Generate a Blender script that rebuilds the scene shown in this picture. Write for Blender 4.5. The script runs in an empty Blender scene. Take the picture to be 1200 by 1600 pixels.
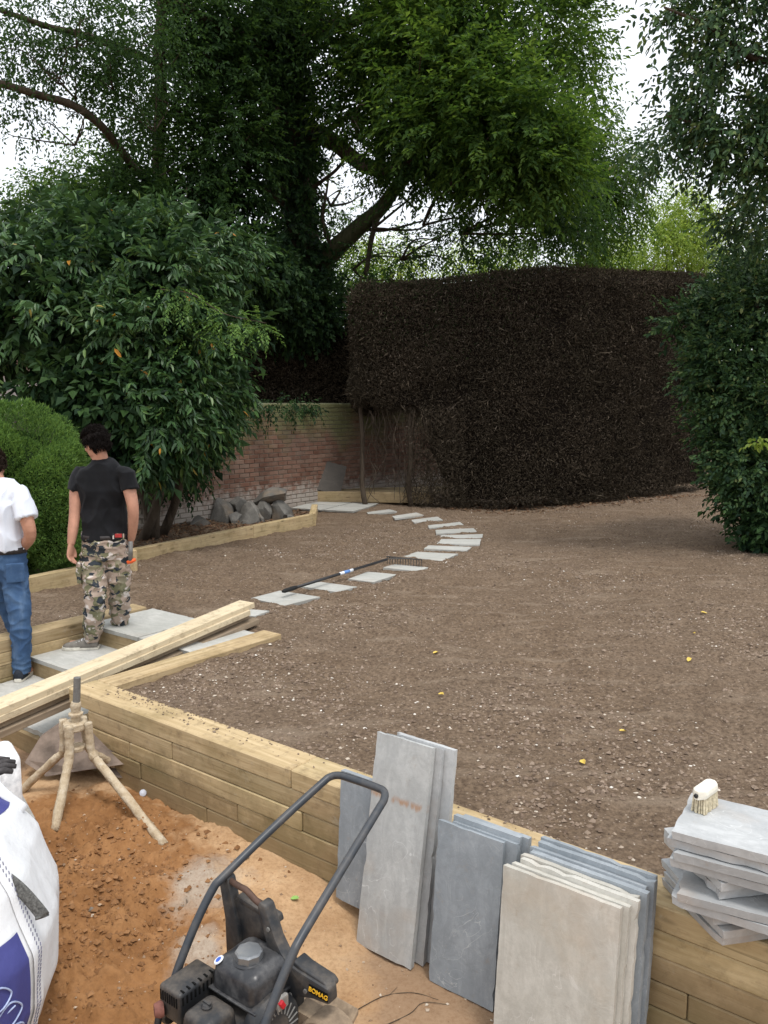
import bpy, bmesh, math, random
import numpy as np
from mathutils import Vector, Matrix, noise as mnoise

R = math.radians
sc = bpy.context.scene
COL = sc.collection
rng = np.random.default_rng(7)
random.seed(7)

# ---------------------------------------------------------------- camera
CAM_H, PITCH, FPX = 1.83, R(7.5), 1295.0
cam_d = bpy.data.cameras.new('camera')
cam = bpy.data.objects.new('camera', cam_d)
COL.objects.link(cam)
cam.location = (0, 0, CAM_H)
cam.rotation_euler = (R(90) - PITCH, 0, 0)
cam_d.sensor_fit = 'VERTICAL'
cam_d.sensor_height = 36.0
cam_d.lens = FPX / 1600 * 36
cam_d.clip_start = 0.05
cam_d.clip_end = 2000
sc.camera = cam

# ---------------------------------------------------------------- sky, sun, exposure
SUN_EL, SUN_AZ = R(70), R(150)
w = bpy.data.worlds.new('World')
sc.world = w
w.use_nodes = True
nt = w.node_tree
bg = nt.nodes['Background']
sky = nt.nodes.new('ShaderNodeTexSky')
sky.sky_type = 'NISHITA'
sky.sun_disc = False
sky.sun_elevation = SUN_EL
sky.sun_rotation = SUN_AZ
sky.dust_density = 3.0
ov = nt.nodes.new('ShaderNodeMix')          # an even overcast layer in front of the clear sky
ov.data_type = 'RGBA'
ov.inputs[0].default_value = 0.82
tc = nt.nodes.new('ShaderNodeTexCoord'); sx = nt.nodes.new('ShaderNodeSeparateXYZ'); nt.links.new(tc.outputs['Generated'], sx.inputs[0])
mr = nt.nodes.new('ShaderNodeMapRange'); nt.links.new(sx.outputs[2], mr.inputs[0])      # overcast luminance: brighter towards the zenith
for i_, v_ in ((1, 0.0), (2, 1.0), (3, 0.80), (4, 1.30)): mr.inputs[i_].default_value = v_
vs = nt.nodes.new('ShaderNodeVectorMath'); vs.operation = 'SCALE'; vs.inputs[0].default_value = (9.3, 9.6, 10.0); nt.links.new(mr.outputs[0], vs.inputs['Scale'])
nt.links.new(vs.outputs[0], ov.inputs[7])
nt.links.new(sky.outputs[0], ov.inputs[6])
nt.links.new(ov.outputs[2], bg.inputs[0])
bg.inputs[1].default_value = 0.13

sun_d = bpy.data.lights.new('sun', 'SUN')
sun_d.energy = 1.6
sun_d.angle = R(13)
sun_d.color = (1.0, 0.96, 0.9)
sun = bpy.data.objects.new('sun', sun_d)
COL.objects.link(sun)
sun.rotation_euler = Vector((math.sin(SUN_AZ) * math.cos(SUN_EL), math.cos(SUN_AZ) * math.cos(SUN_EL), math.sin(SUN_EL))).to_track_quat('Z', 'Y').to_euler()

sc.view_settings.view_transform = 'Standard'
sc.view_settings.look = 'None'
sc.view_settings.gamma = 1.0
sc.view_settings.use_curve_mapping = False
sc.view_settings.exposure = 0.3
sc.cycles.max_bounces = 6
sc.cycles.diffuse_bounces = 3
sc.cycles.transparent_max_bounces = 4

# ---------------------------------------------------------------- layout helpers
_c, _s = math.cos(PITCH), math.sin(PITCH)
def at(u, v, Y):
    """world point seen at photograph pixel (u, v), Y metres ahead"""
    x = (u - 600) / FPX; y = -(v - 800) / FPX
    t = Y / (_c + y * _s)
    return Vector((x * t, Y, CAM_H + (-_s + y * _c) * t))

E1 = Vector((.794, -.608, 0)).normalized()     # along the sleeper wall
E2 = Vector((.608, .794, 0)).normalized()      # up the garden
C0 = Vector((-2.01, 5.09, 0))
def G(a, b, z=0.0):
    return C0 + E1 * a + E2 * b + Vector((0, 0, z))

# ---------------------------------------------------------------- scene helpers
def tag(o, label=None, cat=None, group=None, kind=None):
    if label: o['label'] = label
    if cat: o['category'] = cat
    if group: o['group'] = group
    if kind: o['kind'] = kind
    return o

def link(o, parent=None):
    COL.objects.link(o)
    if parent is not None:
        o.parent = parent
    return o

def thing(name, label, cat, loc=(0, 0, 0), rz=0, group=None):
    o = bpy.data.objects.new(name, None)
    o.empty_display_size = 0.1
    COL.objects.link(o)
    o.location = loc
    o.rotation_euler = (0, 0, rz)
    return tag(o, label, cat, group)

def mesh_obj(name, me, mat=None, parent=None):
    if mat is not None and not me.materials:
        me.materials.append(mat)
    return link(bpy.data.objects.new(name, me), parent)

def fast_mesh(name, verts, faces_n, loops, attrs=None, smooth=False):
    """verts (n,3), faces_n = verts per face (int array), loops = flat index array"""
    me = bpy.data.meshes.new(name)
    verts = np.ascontiguousarray(verts, dtype=np.float32)
    me.vertices.add(len(verts)); me.vertices.foreach_set('co', verts.ravel())
    loops = np.ascontiguousarray(loops, dtype=np.int32)
    me.loops.add(len(loops)); me.loops.foreach_set('vertex_index', loops)
    faces_n = np.ascontiguousarray(faces_n, dtype=np.int32)
    me.polygons.add(len(faces_n))
    st = np.concatenate(([0], np.cumsum(faces_n)[:-1])).astype(np.int32)
    me.polygons.foreach_set('loop_start', st)
    me.polygons.foreach_set('loop_total', faces_n)
    me.polygons.foreach_set('use_smooth', np.full(len(faces_n), bool(smooth)))
    for k, v in (attrs or {}).items():
        a = me.attributes.new(k, 'FLOAT', 'POINT')
        a.data.foreach_set('value', np.ascontiguousarray(v, dtype=np.float32))
    me.update()
    me.validate()
    return me

class MB:
    """collects shapes into one mesh"""
    def __init__(s): s.v = []; s.f = []
    def add(s, vs, fs):
        o = len(s.v); s.v += [tuple(v) for v in vs]; s.f += [tuple(i + o for i in f) for f in fs]
    def box(s, c, size, rot=None, taper=1.0):
        c = Vector(c); M = rot if rot is not None else Matrix.Identity(3)
        vs = []
        for z in (-1, 1):
            k = taper if z > 0 else 1.0
            for x, y in ((-1, -1), (1, -1), (1, 1), (-1, 1)):
                vs.append(c + M @ Vector((x * size[0] / 2 * k, y * size[1] / 2 * k, z * size[2] / 2)))
        s.add(vs, [(3, 2, 1, 0), (4, 5, 6, 7), (0, 1, 5, 4), (1, 2, 6, 5), (2, 3, 7, 6), (3, 0, 4, 7)])
    def tube(s, path, rad, n=8, side=None, ell=None, caps=True):
        """path points, rad list or number; ell = second radius list; side = reference vector for the first radius"""
        path = [Vector(p) for p in path]; m = len(path)
        if not hasattr(rad, '__len__'): rad = [rad] * m
        if ell is None: ell = rad
        rings = []; prev = None
        for i, p in enumerate(path):
            t = (path[min(i + 1, m - 1)] - path[max(i - 1, 0)])
            t = t.normalized() if t.length > 1e-9 else Vector((0, 0, 1))
            if side is not None: a = Vector(side)
            elif prev is None: a = Vector((1, 0, 0)) if abs(t.x) < .8 else Vector((0, 1, 0))
            else: a = prev
            a = (a - t * a.dot(t)).normalized(); prev = a
            b = t.cross(a)
            rings.append([p + a * (math.cos(2 * math.pi * k / n) * rad[i]) + b * (math.sin(2 * math.pi * k / n) * ell[i]) for k in range(n)])
        s.loft(rings, caps)
    def loft(s, rings, caps=True):
        n = len(rings[0]); vs = [v for r in rings for v in r]; fs = []
        for i in range(len(rings) - 1):
            for k in range(n):
                fs.append((i * n + k, i * n + (k + 1) % n, (i + 1) * n + (k + 1) % n, (i + 1) * n + k))
        if caps:
            fs.append(tuple(range(n))[::-1]); fs.append(tuple((len(rings) - 1) * n + k for k in range(n)))
        s.add(vs, fs)
    def ball(s, c, r, n=10, m=7, rot=None):
        c = Vector(c); r = r if hasattr(r, '__len__') else (r, r, r)
        M = rot if rot is not None else Matrix.Identity(3)
        rings = []
        for j in range(1, m):
            th = math.pi * j / m
            rings.append([c + M @ Vector((r[0] * math.sin(th) * math.cos(2 * math.pi * k / n), r[1] * math.sin(th) * math.sin(2 * math.pi * k / n), -r[2] * math.cos(th))) for k in range(n)])
        o = len(s.v); s.loft(rings, False)
        b = len(s.v); s.v.append(tuple(c + M @ Vector((0, 0, -r[2])))); s.v.append(tuple(c + M @ Vector((0, 0, r[2]))))
        for k in range(n):
            s.f.append((b, o + (k + 1) % n, o + k))
            s.f.append((b + 1, o + (m - 2) * n + k, o + (m - 2) * n + (k + 1) % n))
    def lathe(s, c, prof, n=16, axis=(0, 0, 1)):
        q = Vector(axis).to_track_quat('Z', 'Y'); c = Vector(c)
        s.loft([[c + q @ Vector((r * math.cos(2 * math.pi * k / n), r * math.sin(2 * math.pi * k / n), z)) for k in range(n)] for r, z in prof])
    def prism(s, poly, d, M=None):
        """polygon of 2-D points in local XZ extruded by d along Y; M a 4x4"""
        M = M or Matrix.Identity(4); n = len(poly)
        vs = [M @ Vector((x, -d / 2, z)) for x, z in poly] + [M @ Vector((x, d / 2, z)) for x, z in poly]
        s.add(vs, [tuple(range(n)), tuple(range(2 * n - 1, n - 1, -1))] + [((k + 1) % n, k, n + k, n + (k + 1) % n) for k in range(n)])
    def mesh(s, name):
        me = bpy.data.meshes.new(name); me.from_pydata(s.v, [], s.f); me.validate(); me.update()
        bm = bmesh.new(); bm.from_mesh(me); bmesh.ops.recalc_face_normals(bm, faces=bm.faces); bm.to_mesh(me); bm.free()
        return me
    def build(s, name, mat, parent=None, smooth=False, bevel=0, seg=2, auto=None):
        me = s.mesh(name)
        if bevel:
            bm = bmesh.new(); bm.from_mesh(me)
            es = [e for e in bm.edges if len(e.link_faces) == 2 and e.calc_face_angle(0) > R(28)]
            bmesh.ops.bevel(bm, geom=es, offset=bevel, segments=seg, affect='EDGES', profile=.5, clamp_overlap=True)
            bm.to_mesh(me); bm.free()
        if smooth or auto:
            me.polygons.foreach_set('use_smooth', np.ones(len(me.polygons), dtype=bool))
            if auto: me.set_sharp_from_angle(angle=R(auto))
        return mesh_obj(name, me, mat, parent)

def axes(x, y=None, z=None):
    """3x3 rotation from an x axis and an approximate z axis"""
    x = Vector(x).normalized(); z = Vector(z or (0, 0, 1)); y = z.cross(x).normalized(); z = x.cross(y)
    return Matrix((x, y, z)).transposed()

def smooth_path(pts, n=6):
    """Catmull-Rom through pts"""
    p = [Vector(q) for q in pts]; p = [p[0] * 2 - p[1]] + p + [p[-1] * 2 - p[-2]]; out = []
    for i in range(1, len(p) - 2):
        for k in range(n):
            t = k / n
            out.append(.5 * ((2 * p[i]) + (p[i + 1] - p[i - 1]) * t + (2 * p[i - 1] - 5 * p[i] + 4 * p[i + 1] - p[i + 2]) * t * t + (3 * p[i] - p[i - 1] - 3 * p[i + 1] + p[i + 2]) * t ** 3))
    return out + [p[-2]]

def lerp_list(vals, n):
    return list(np.interp(np.linspace(0, len(vals) - 1, n), range(len(vals)), vals))

_lat = rng.random((256, 256)).astype(np.float32)
def vnoise(x, y):
    xi = np.floor(x).astype(int); yi = np.floor(y).astype(int); fx = x - xi; fy = y - yi
    fx = fx * fx * (3 - 2 * fx); fy = fy * fy * (3 - 2 * fy)
    g = lambda i, j: _lat[(xi + i) % 256, (yi + j) % 256]
    return (g(0, 0) * (1 - fx) + g(1, 0) * fx) * (1 - fy) + (g(0, 1) * (1 - fx) + g(1, 1) * fx) * fy - .5
def fbm(x, y, oct=4, lac=2.03, gain=.5):
    t = 0; a = 1.0
    for o in range(oct):
        t = t + a * vnoise(x + 17.3 * o, y - 9.1 * o); x = x * lac; y = y * lac; a *= gain
    return t

# ---------------------------------------------------------------- material helpers
class NB:
    def __init__(s, name, rough=.8, spec=.3):
        s.m = bpy.data.materials.new(name); s.m.use_nodes = True; s.t = s.m.node_tree
        s.b = s.t.nodes['Principled BSDF']; s.out = s.t.nodes['Material Output']
        s.b.inputs['Roughness'].default_value = rough; s.b.inputs['Specular IOR Level'].default_value = spec
    def n(s, ty, **kw):
        nd = s.t.nodes.new('ShaderNode' + ty)
        for k, v in kw.items(): setattr(nd, k, v)
        return nd
    def put(s, sock, v):
        if hasattr(v, 'node'): s.t.links.new(v, sock)
        elif v is not None:
            if sock.type == 'RGBA' and len(v) == 3: v = (*v, 1)
            sock.default_value = v
    def co(s, kind='Object', scale=None, loc=None, rot=None):
        if kind == 'World': o = s.n('NewGeometry').outputs['Position']
        else: o = s.n('TexCoord').outputs[kind]
        if scale is not None or loc is not None or rot is not None:
            m = s.n('Mapping'); s.t.links.new(o, m.inputs[0])
            if scale is not None: s.put(m.inputs['Scale'], scale)
            if loc is not None: s.put(m.inputs['Location'], loc)
            if rot is not None: s.put(m.inputs['Rotation'], rot)
            o = m.outputs[0]
        return o
    def noise(s, vec, scale, detail=4, rough=.55, dist=0, col=False):
        d = s.n('TexNoise'); s.put(d.inputs['Vector'], vec); s.put(d.inputs['Scale'], scale); s.put(d.inputs['Detail'], detail)
        s.put(d.inputs['Roughness'], rough); s.put(d.inputs['Distortion'], dist)
        return d.outputs['Color' if col else 'Fac']
    def voro(s, vec, scale, feat='F1', out='Distance', rand=1.0):
        d = s.n('TexVoronoi', feature=feat); s.put(d.inputs['Vector'], vec); s.put(d.inputs['Scale'], scale); s.put(d.inputs['Randomness'], rand)
        return d.outputs[out]
    def ramp(s, fac, stops, interp='LINEAR'):
        d = s.n('ValToRGB'); s.put(d.inputs[0], fac); e = d.color_ramp.elements; d.color_ramp.interpolation = interp
        while len(e) < len(stops): e.new(.5)
        for el, (p, c) in zip(e, stops):
            el.position = p; el.color = (*c, 1) if hasattr(c, '__len__') else (c, c, c, 1)
        return d.outputs[0]
    def mix(s, fac, a, b, blend='MIX'):
        d = s.n('Mix', data_type='RGBA', blend_type=blend); s.put(d.inputs[0], fac); s.put(d.inputs[6], a); s.put(d.inputs[7], b)
        return d.outputs[2]
    def math(s, op, a, b=None, c=None):
        d = s.n('Math', operation=op); s.put(d.inputs[0], a)
        if b is not None: s.put(d.inputs[1], b)
        if c is not None: s.put(d.inputs[2], c)
        return d.outputs[0]
    def attr(s, name): return s.n('Attribute', attribute_name=name).outputs['Fac']
    def orand(s): return s.n('ObjectInfo').outputs['Random']
    def sep(s, vec):
        d = s.n('SeparateXYZ'); s.t.links.new(vec, d.inputs[0]); return d.outputs
    def shift(s, vec):
        """move the pattern by the object's random number"""
        r = s.math('MULTIPLY', s.orand(), 37.0); d = s.n('VectorMath', operation='ADD'); s.t.links.new(vec, d.inputs[0]); s.t.links.new(r, d.inputs[1]); return d.outputs[0]
    def hsv(s, col, h=.5, sa=1, v=1):
        d = s.n('HueSaturation'); s.put(d.inputs['Color'], col); s.put(d.inputs['Hue'], h); s.put(d.inputs['Saturation'], sa); s.put(d.inputs['Value'], v)
        return d.outputs[0]
    def bump(s, h, strength=.5, dist=.01):
        d = s.n('Bump'); s.put(d.inputs['Height'], h); s.put(d.inputs['Strength'], strength); s.put(d.inputs['Distance'], dist)
        s.t.links.new(d.outputs[0], s.b.inputs['Normal']); return d
    def col(s, c): s.put(s.b.inputs['Base Color'], c)
    def rough(s, r): s.put(s.b.inputs['Roughness'], r)

def flat(name, c, rough=.7, spec=.3, metal=0, var=.25, nscale=30, bump=.15):
    m = NB(name, rough, spec); v = m.co(); f = m.noise(v, nscale, 5, .6)
    m.col(m.mix(m.ramp(f, [(.3, 0), (.7, 1)]), tuple(x * (1 - var) for x in c), tuple(min(1, x * (1 + var)) for x in c)))
    m.b.inputs['Metallic'].default_value = metal
    if bump: m.bump(f, bump, .004)
    return m.m

def unit(v): return v / (np.linalg.norm(v, axis=-1, keepdims=True) + 1e-9)
def leaf_mesh(name, P, D, N, L, Wd, six=False, fold=.22, curl=.15):
    n = len(P); D = unit(D); S = unit(np.cross(D, N)); N = np.cross(S, D); L = L[:, None]; Wd = Wd[:, None]
    if six:
        tip = P + D * L - N * L * curl
        l1 = P + D * L * .28 - N * L * curl * .05 + S * Wd * .46 + N * Wd * fold; l2 = P + D * L * .66 - N * L * curl * .45 + S * Wd * .42 + N * Wd * fold
        r1 = P + D * L * .28 - N * L * curl * .05 - S * Wd * .46 + N * Wd * fold; r2 = P + D * L * .66 - N * L * curl * .45 - S * Wd * .42 + N * Wd * fold
        V = np.stack([P, l1, l2, tip, r2, r1], 1); k = 6; f = np.array([(0, 3, 2, 1), (0, 5, 4, 3)])
    else:
        tip = P + D * L - N * L * curl
        l = P + D * L * .48 + S * Wd * .5 + N * Wd * fold; r = P + D * L * .48 - S * Wd * .5 + N * Wd * fold
        V = np.stack([P, l, tip, r], 1); k = 4; f = np.array([(0, 2, 1), (0, 3, 2)])
    Lp = (f[None] + (np.arange(n) * k)[:, None, None]).reshape(-1)
    return fast_mesh(name, V.reshape(-1, 3), np.full(n * 2, f.shape[1]), Lp, {'rnd': np.repeat(rng.random(n), k)})
# ================================================================ materials
MAT = {}
def _wood(name, c_lo, c_hi, c_stain, algae=0.0):
    m = NB(name, .82, .2)
    v = m.shift(m.co('Object'))
    mp = m.n('Mapping'); m.t.links.new(v, mp.inputs[0]); mp.inputs['Scale'].default_value = (1.0, 16, 16)
    g = m.noise(mp.outputs[0], 2.2, 6, .6, .6)
    mp2 = m.n('Mapping'); m.t.links.new(v, mp2.inputs[0]); mp2.inputs['Scale'].default_value = (2.2, 7, 7)
    knots = m.voro(mp2.outputs[0], 1.1)
    base = m.ramp(g, [(.28, c_lo), (.5, tuple((a + b) / 2 for a, b in zip(c_lo, c_hi))), (.72, c_hi)])
    base = m.mix(m.ramp(knots, [(.05, .8), (.13, 0)]), base, tuple(x * .35 for x in c_lo))
    st = m.noise(v, 3.2, 6, .65)
    base = m.mix(m.ramp(st, [(.5, 0), (.72, .65)]), base, c_stain)
    dirt = m.noise(v, 14, 5, .7)
    base = m.mix(m.ramp(dirt, [(.53, 0), (.72, .55)]), base, (.16, .11, .065))
    base = m.mix(m.math('MULTIPLY', m.orand(), .8), base, m.hsv(base, .493, 1.0, .62))
    mp3 = m.n('Mapping'); m.t.links.new(v, mp3.inputs[0]); mp3.inputs['Scale'].default_value = (1.3, 42, 42); crk = m.noise(mp3.outputs[0], 1.6, 3, .5)
    base = m.mix(m.ramp(crk, [(.66, 0), (.72, .6)]), base, tuple(x * .4 for x in c_lo))
    if name == 'sleeper_wood':        # soil splash and damp, plus painted-in shade, darken the lowest courses
        wz = m.sep(m.co('World'))[2]; k = m.math('ADD', m.math('MULTIPLY', m.math('SUBTRACT', -.10, wz), 3.2), m.math('MULTIPLY', m.math('SUBTRACT', m.noise(m.co('World'), 4, 5, .7), .5), 1.6))
        base = m.mix(m.ramp(k, [(.05, 0), (.7, .72)]), base, (.19, .135, .07))
        pale = m.noise(v, 8, 6, .75); base = m.mix(m.ramp(pale, [(.62, 0), (.72, .35)]), base, (.46, .44, .38))
    if algae:
        al = m.noise(v, 1.6, 4, .6)
        base = m.mix(m.ramp(al, [(.45, 0), (.65, algae)]), base, (.16, .19, .07))
    m.col(base)
    fine = m.noise(mp.outputs[0], 9, 3, .6)
    m.bump(m.math('ADD', g, m.math('MULTIPLY', fine, .5)), .35, .006)
    return m.m
MAT['sleeper'] = _wood('sleeper_wood', (.42, .305, .155), (.66, .515, .305), (.30, .205, .10), .16)
MAT['board'] = _wood('board_wood', (.58, .47, .30), (.70, .60, .42), (.50, .40, .26))
MAT['board_grey'] = _wood('weathered_board', (.24, .18, .12), (.38, .30, .21), (.26, .22, .17))

def _soil():
    m = NB('soil', .95, .1); v = m.co('World')
    big = m.noise(v, .55, 5, .6); mid = m.noise(v, 4, 6, .65); fine = m.noise(v, 38, 6, .7)
    c = m.ramp(mid, [(.25, (.142, .097, .062)), (.5, (.212, .150, .100)), (.75, (.276, .202, .14))])
    c = m.mix(m.ramp(big, [(.35, 0), (.65, .6)]), c, (.245, .182, .130))
    c = m.mix(m.ramp(fine, [(.38, .8), (.6, 0)]), c, (.085, .058, .04))
    streak = m.noise(m.co('World', scale=(.7, 3.2, 1), rot=(0, 0, .45)), 1.6, 4, .55); c = m.mix(m.ramp(streak, [(.55, 0), (.68, .55)]), c, (.275, .212, .155))
    sp = m.voro(v, 55, out='Color'); d = m.voro(v, 55)
    pick = m.math('GREATER_THAN', m.sep(sp)[0], .86)
    c = m.mix(m.math('MULTIPLY', pick, m.ramp(d, [(.22, .8), (.38, 0)])), c, (.38, .30, .23))
    m.col(c)
    clod = m.voro(v, 32); clod2 = m.noise(v, 90, 4, .7)
    m.bump(m.math('ADD', m.math('MULTIPLY', clod, -.7), m.math('MULTIPLY', clod2, .7)), 1.0, .022)
    return m.m
MAT['soil'] = _soil()

def _sand():
    m = NB('sand', .95, .1); v = m.co('World'); damp = m.attr('damp'); cem = m.attr('cement'); dirt = m.attr('dirt')
    mid = m.noise(v, 5, 6, .65); fine = m.noise(v, 60, 5, .7)
    dry = m.ramp(mid, [(.3, (.36, .215, .11)), (.55, (.49, .32, .18)), (.75, (.56, .395, .24))])
    wet = m.ramp(mid, [(.28, (.185, .085, .033)), (.5, (.265, .130, .052)), (.75, (.345, .182, .08))])
    n2 = m.noise(v, 9, 5, .6)
    k = m.math('ADD', damp, m.math('MULTIPLY', m.math('SUBTRACT', n2, .5), .7))
    c = m.mix(m.ramp(k, [(.38, 0), (.6, 1)]), dry, wet)
    kc = m.math('ADD', cem, m.math('MULTIPLY', m.math('SUBTRACT', n2, .5), .9))
    c = m.mix(m.ramp(kc, [(.45, 0), (.85, .7)]), c, (.40, .36, .30))
    kd = m.math('ADD', dirt, m.math('MULTIPLY', m.math('SUBTRACT', mid, .5), .9))
    c = m.mix(m.ramp(kd, [(.4, 0), (.7, .8)]), c, (.25, .165, .105))
    c = m.mix(m.ramp(fine, [(.35, .35), (.55, 0)]), c, (.17, .085, .04))
    m.col(c)
    cl = m.voro(v, 26); m.bump(m.math('ADD', m.math('MULTIPLY', cl, m.math('MULTIPLY', damp, -.6)), m.math('MULTIPLY', fine, .45)), .7, .014)
    return m.m
MAT['sand'] = _sand()

def _stone(name, a, b, vein, rust=.0):
    m = NB(name, .72, .3); v = m.shift(m.co('Object'))
    n1 = m.noise(v, 2.4, 4, .5, .5); n2 = m.noise(v, 40, 5, .65); n3 = m.noise(v, 7, 5, .6, 1.5)
    c = m.mix(m.ramp(n1, [(.3, 0), (.7, 1)]), a, b)
    c = m.mix(m.ramp(m.math('ABSOLUTE', m.math('SUBTRACT', n3, .5)), [(.0, .28), (.009, 0)]), c, vein)
    c = m.mix(m.ramp(n2, [(.3, .3), (.55, 0)]), c, tuple(x * .7 for x in a))
    cl = m.noise(m.co('Object', scale=(1, 2.6, 1)), 4.5, 5, .65, 1.2); c = m.mix(m.ramp(cl, [(.42, .38), (.58, 0)]), c, tuple(x * .74 for x in a)); md = m.noise(v, 17, 6, .75); c = m.mix(m.ramp(md, [(.6, 0), (.74, .4)]), c, (.34, .27, .2))
    c = m.mix(m.math('MULTIPLY', m.orand(), .55), c, m.hsv(c, .5, 1.1, .8))
    if rust:
        r = m.noise(v, 2.1, 5, .6); c = m.mix(m.ramp(r, [(.56, 0), (.72, rust)]), c, (.42, .28, .16))
    vm = m.noise(m.co('Object', loc=(4, 1, 2)), 3.3, 3, .5); vn = m.noise(v, 4.2, 3, .45, 2.2)
    c = m.mix(m.math('MULTIPLY', m.ramp(m.math('ABSOLUTE', m.math('SUBTRACT', vn, .5)), [(.0, .75), (.006, 0)]), m.ramp(vm, [(.48, 0), (.6, 1)])), c, vein)
    if name == 'sandstone_streak':
        x_ = m.sep(m.co('Object'))[0]; bn = m.noise(m.co('Object', scale=(2, 9, 1)), 3, 4, .6); bd = m.math('ABSOLUTE', m.math('SUBTRACT', m.math('ADD', x_, m.math('MULTIPLY', bn, .05)), .235))
        c = m.mix(m.math('MULTIPLY', m.ramp(bd, [(.004, .75), (.022, 0)]), m.ramp(bn, [(.42, 0), (.6, 1)])), c, (.36, .19, .09))
    m.col(c); m.rough(m.ramp(n2, [(.2, .62), (.8, .85)]))
    m.bump(m.math('ADD', m.noise(v, 11, 6, .62, .6), m.math('MULTIPLY', n2, .15)), .22, .012)
    return m.m
MAT['stone_grey'] = _stone('sandstone_grey', (.375, .385, .39), (.50, .505, .50), (.60, .61, .60), .3)
MAT['stone_streak'] = _stone('sandstone_streak', (.40, .41, .405), (.51, .515, .50), (.64, .65, .64), .3)
MAT['stone_blue'] = _stone('sandstone_blue', (.25, .28, .305), (.355, .38, .40), (.5, .52, .53))
MAT['stone_tan'] = _stone('sandstone_tan', (.47, .45, .395), (.58, .56, .51), (.60, .58, .54), .3)
MAT['stone_path'] = _stone('sandstone_path', (.42, .42, .385), (.52, .51, .475), (.58, .57, .54), .15)
MAT['stone_dark'] = _stone('slab_dark', (.075, .066, .058), (.12, .105, .09), (.15, .13, .11))
MAT['rock'] = _stone('rock', (.11, .105, .095), (.26, .245, .22), (.3, .28, .25), .35)

def _brick():
    m = NB('brick', .9, .15); v = m.co('World'); z = m.sep(v)[2]
    r = m.orand(); n1 = m.noise(v, 9, 5, .6); n2 = m.noise(v, 1.3, 4, .6)
    c = m.ramp(m.attr('rnd'), [(0, (.145, .072, .05)), (.35, (.19, .096, .066)), (.65, (.235, .132, .094)), (1, (.19, .125, .095))])
    c = m.mix(m.ramp(n1, [(.4, 0), (.7, .5)]), c, (.27, .20, .155))
    g = m.math('ADD', m.math('MULTIPLY', m.math('SUBTRACT', z, 1.15), .75), m.math('MULTIPLY', m.math('SUBTRACT', n2, .45), 1.6))
    c = m.mix(m.ramp(g, [(-.15, 0), (.45, .85)]), c, (.17, .185, .085))            # algae under the coping
    ef = m.math('ADD', m.math('MULTIPLY', m.math('SUBTRACT', .55, z), 1.4), m.math('SUBTRACT', n1, .55))
    c = m.mix(m.ramp(ef, [(.1, 0), (.45, .75)]), c, (.46, .42, .37))           # old whitewash near the ground
    m.col(c); m.bump(m.noise(v, 50, 4, .6), .4, .006)
    return m.m
MAT['brick'] = _brick()
def _mortar():
    m = NB('mortar', .95, .1); v = m.co('World'); n = m.noise(v, 8, 5, .6); z = m.sep(v)[2]
    c = m.ramp(n, [(.3, (.17, .145, .115)), (.7, (.26, .225, .18))])
    g = m.math('ADD', m.math('MULTIPLY', m.math('SUBTRACT', z, 1.15), .75), m.math('MULTIPLY', m.math('SUBTRACT', n, .45), 1.2))
    c = m.mix(m.ramp(g, [(.1, 0), (.6, .7)]), c, (.16, .18, .09))
    m.col(c); return m.m
MAT['mortar'] = _mortar()

def _leaf(name, cols, rough=.5, spec=.35, trans=.25, tcol=None, size=1):
    """cols: ramp stops over the per-leaf random number"""
    m = NB(name, rough, spec); r = m.attr('rnd')
    c = m.ramp(r, cols); n = m.noise(m.co('World'), .9, 3, .5)
    c = m.mix(m.ramp(n, [(.35, 0), (.65, .45)]), c, m.hsv(c, .485, 1.0, 1.45))
    m.col(c)
    if trans:
        tr = m.n('BsdfTranslucent'); m.put(tr.inputs[0], m.hsv(c, .475, 1.1, tcol or 1.8))
        mx = m.n('MixShader'); mx.inputs[0].default_value = trans
        m.t.links.new(m.b.outputs[0], mx.inputs[1]); m.t.links.new(tr.outputs[0], mx.inputs[2]); m.t.links.new(mx.outputs[0], m.out.inputs[0])
    return m.m
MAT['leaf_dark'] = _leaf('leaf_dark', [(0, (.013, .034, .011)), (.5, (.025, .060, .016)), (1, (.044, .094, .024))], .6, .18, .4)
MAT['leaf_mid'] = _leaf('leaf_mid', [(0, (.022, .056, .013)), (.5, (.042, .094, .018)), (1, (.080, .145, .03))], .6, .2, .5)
MAT['leaf_light'] = _leaf('leaf_light', [(0, (.11, .19, .04)), (.5, (.17, .26, .055)), (1, (.24, .32, .085))], .6, .2, .5)
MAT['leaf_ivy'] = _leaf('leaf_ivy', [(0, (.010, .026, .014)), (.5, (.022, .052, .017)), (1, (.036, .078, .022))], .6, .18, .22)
MAT['leaf_laurel'] = _leaf('leaf_laurel', [(0, (.022, .055, .022)), (.5, (.042, .098, .032)), (.85, (.062, .13, .038)), (.992, (.10, .17, .045)), (.996, (.40, .26, .03)), (1, (.42, .2, .03))], .42, .38, .18)
MAT['leaf_yew'] = _leaf('leaf_yew', [(0, (.045, .10, .026)), (.5, (.088, .175, .04)), (1, (.14, .245, .06))], .6, .25, .3)
MAT['leaf_holly'] = _leaf('leaf_holly', [(0, (.020, .046, .024)), (.5, (.038, .084, .030)), (.85, (.062, .118, .036)), (.95, (.085, .135, .045)), (1, (.16, .19, .07))], .5, .25, .16)
MAT['leaf_litter'] = _leaf('leaf_litter', [(0, (.10, .055, .03)), (.5, (.16, .09, .05)), (1, (.24, .16, .09))], .8, .2, 0)
MAT['twig'] = _leaf('hedge_twig', [(0, (.027, .022, .015)), (.55, (.060, .048, .033)), (.9, (.095, .077, .054)), (.97, (.125, .104, .076)), (1, (.18, .15, .12))], .9, .05, 0)
MAT['twig_green'] = _leaf('hedge_green', [(0, (.018, .028, .012)), (1, (.045, .065, .026))], .9, .05, 0)
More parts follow.
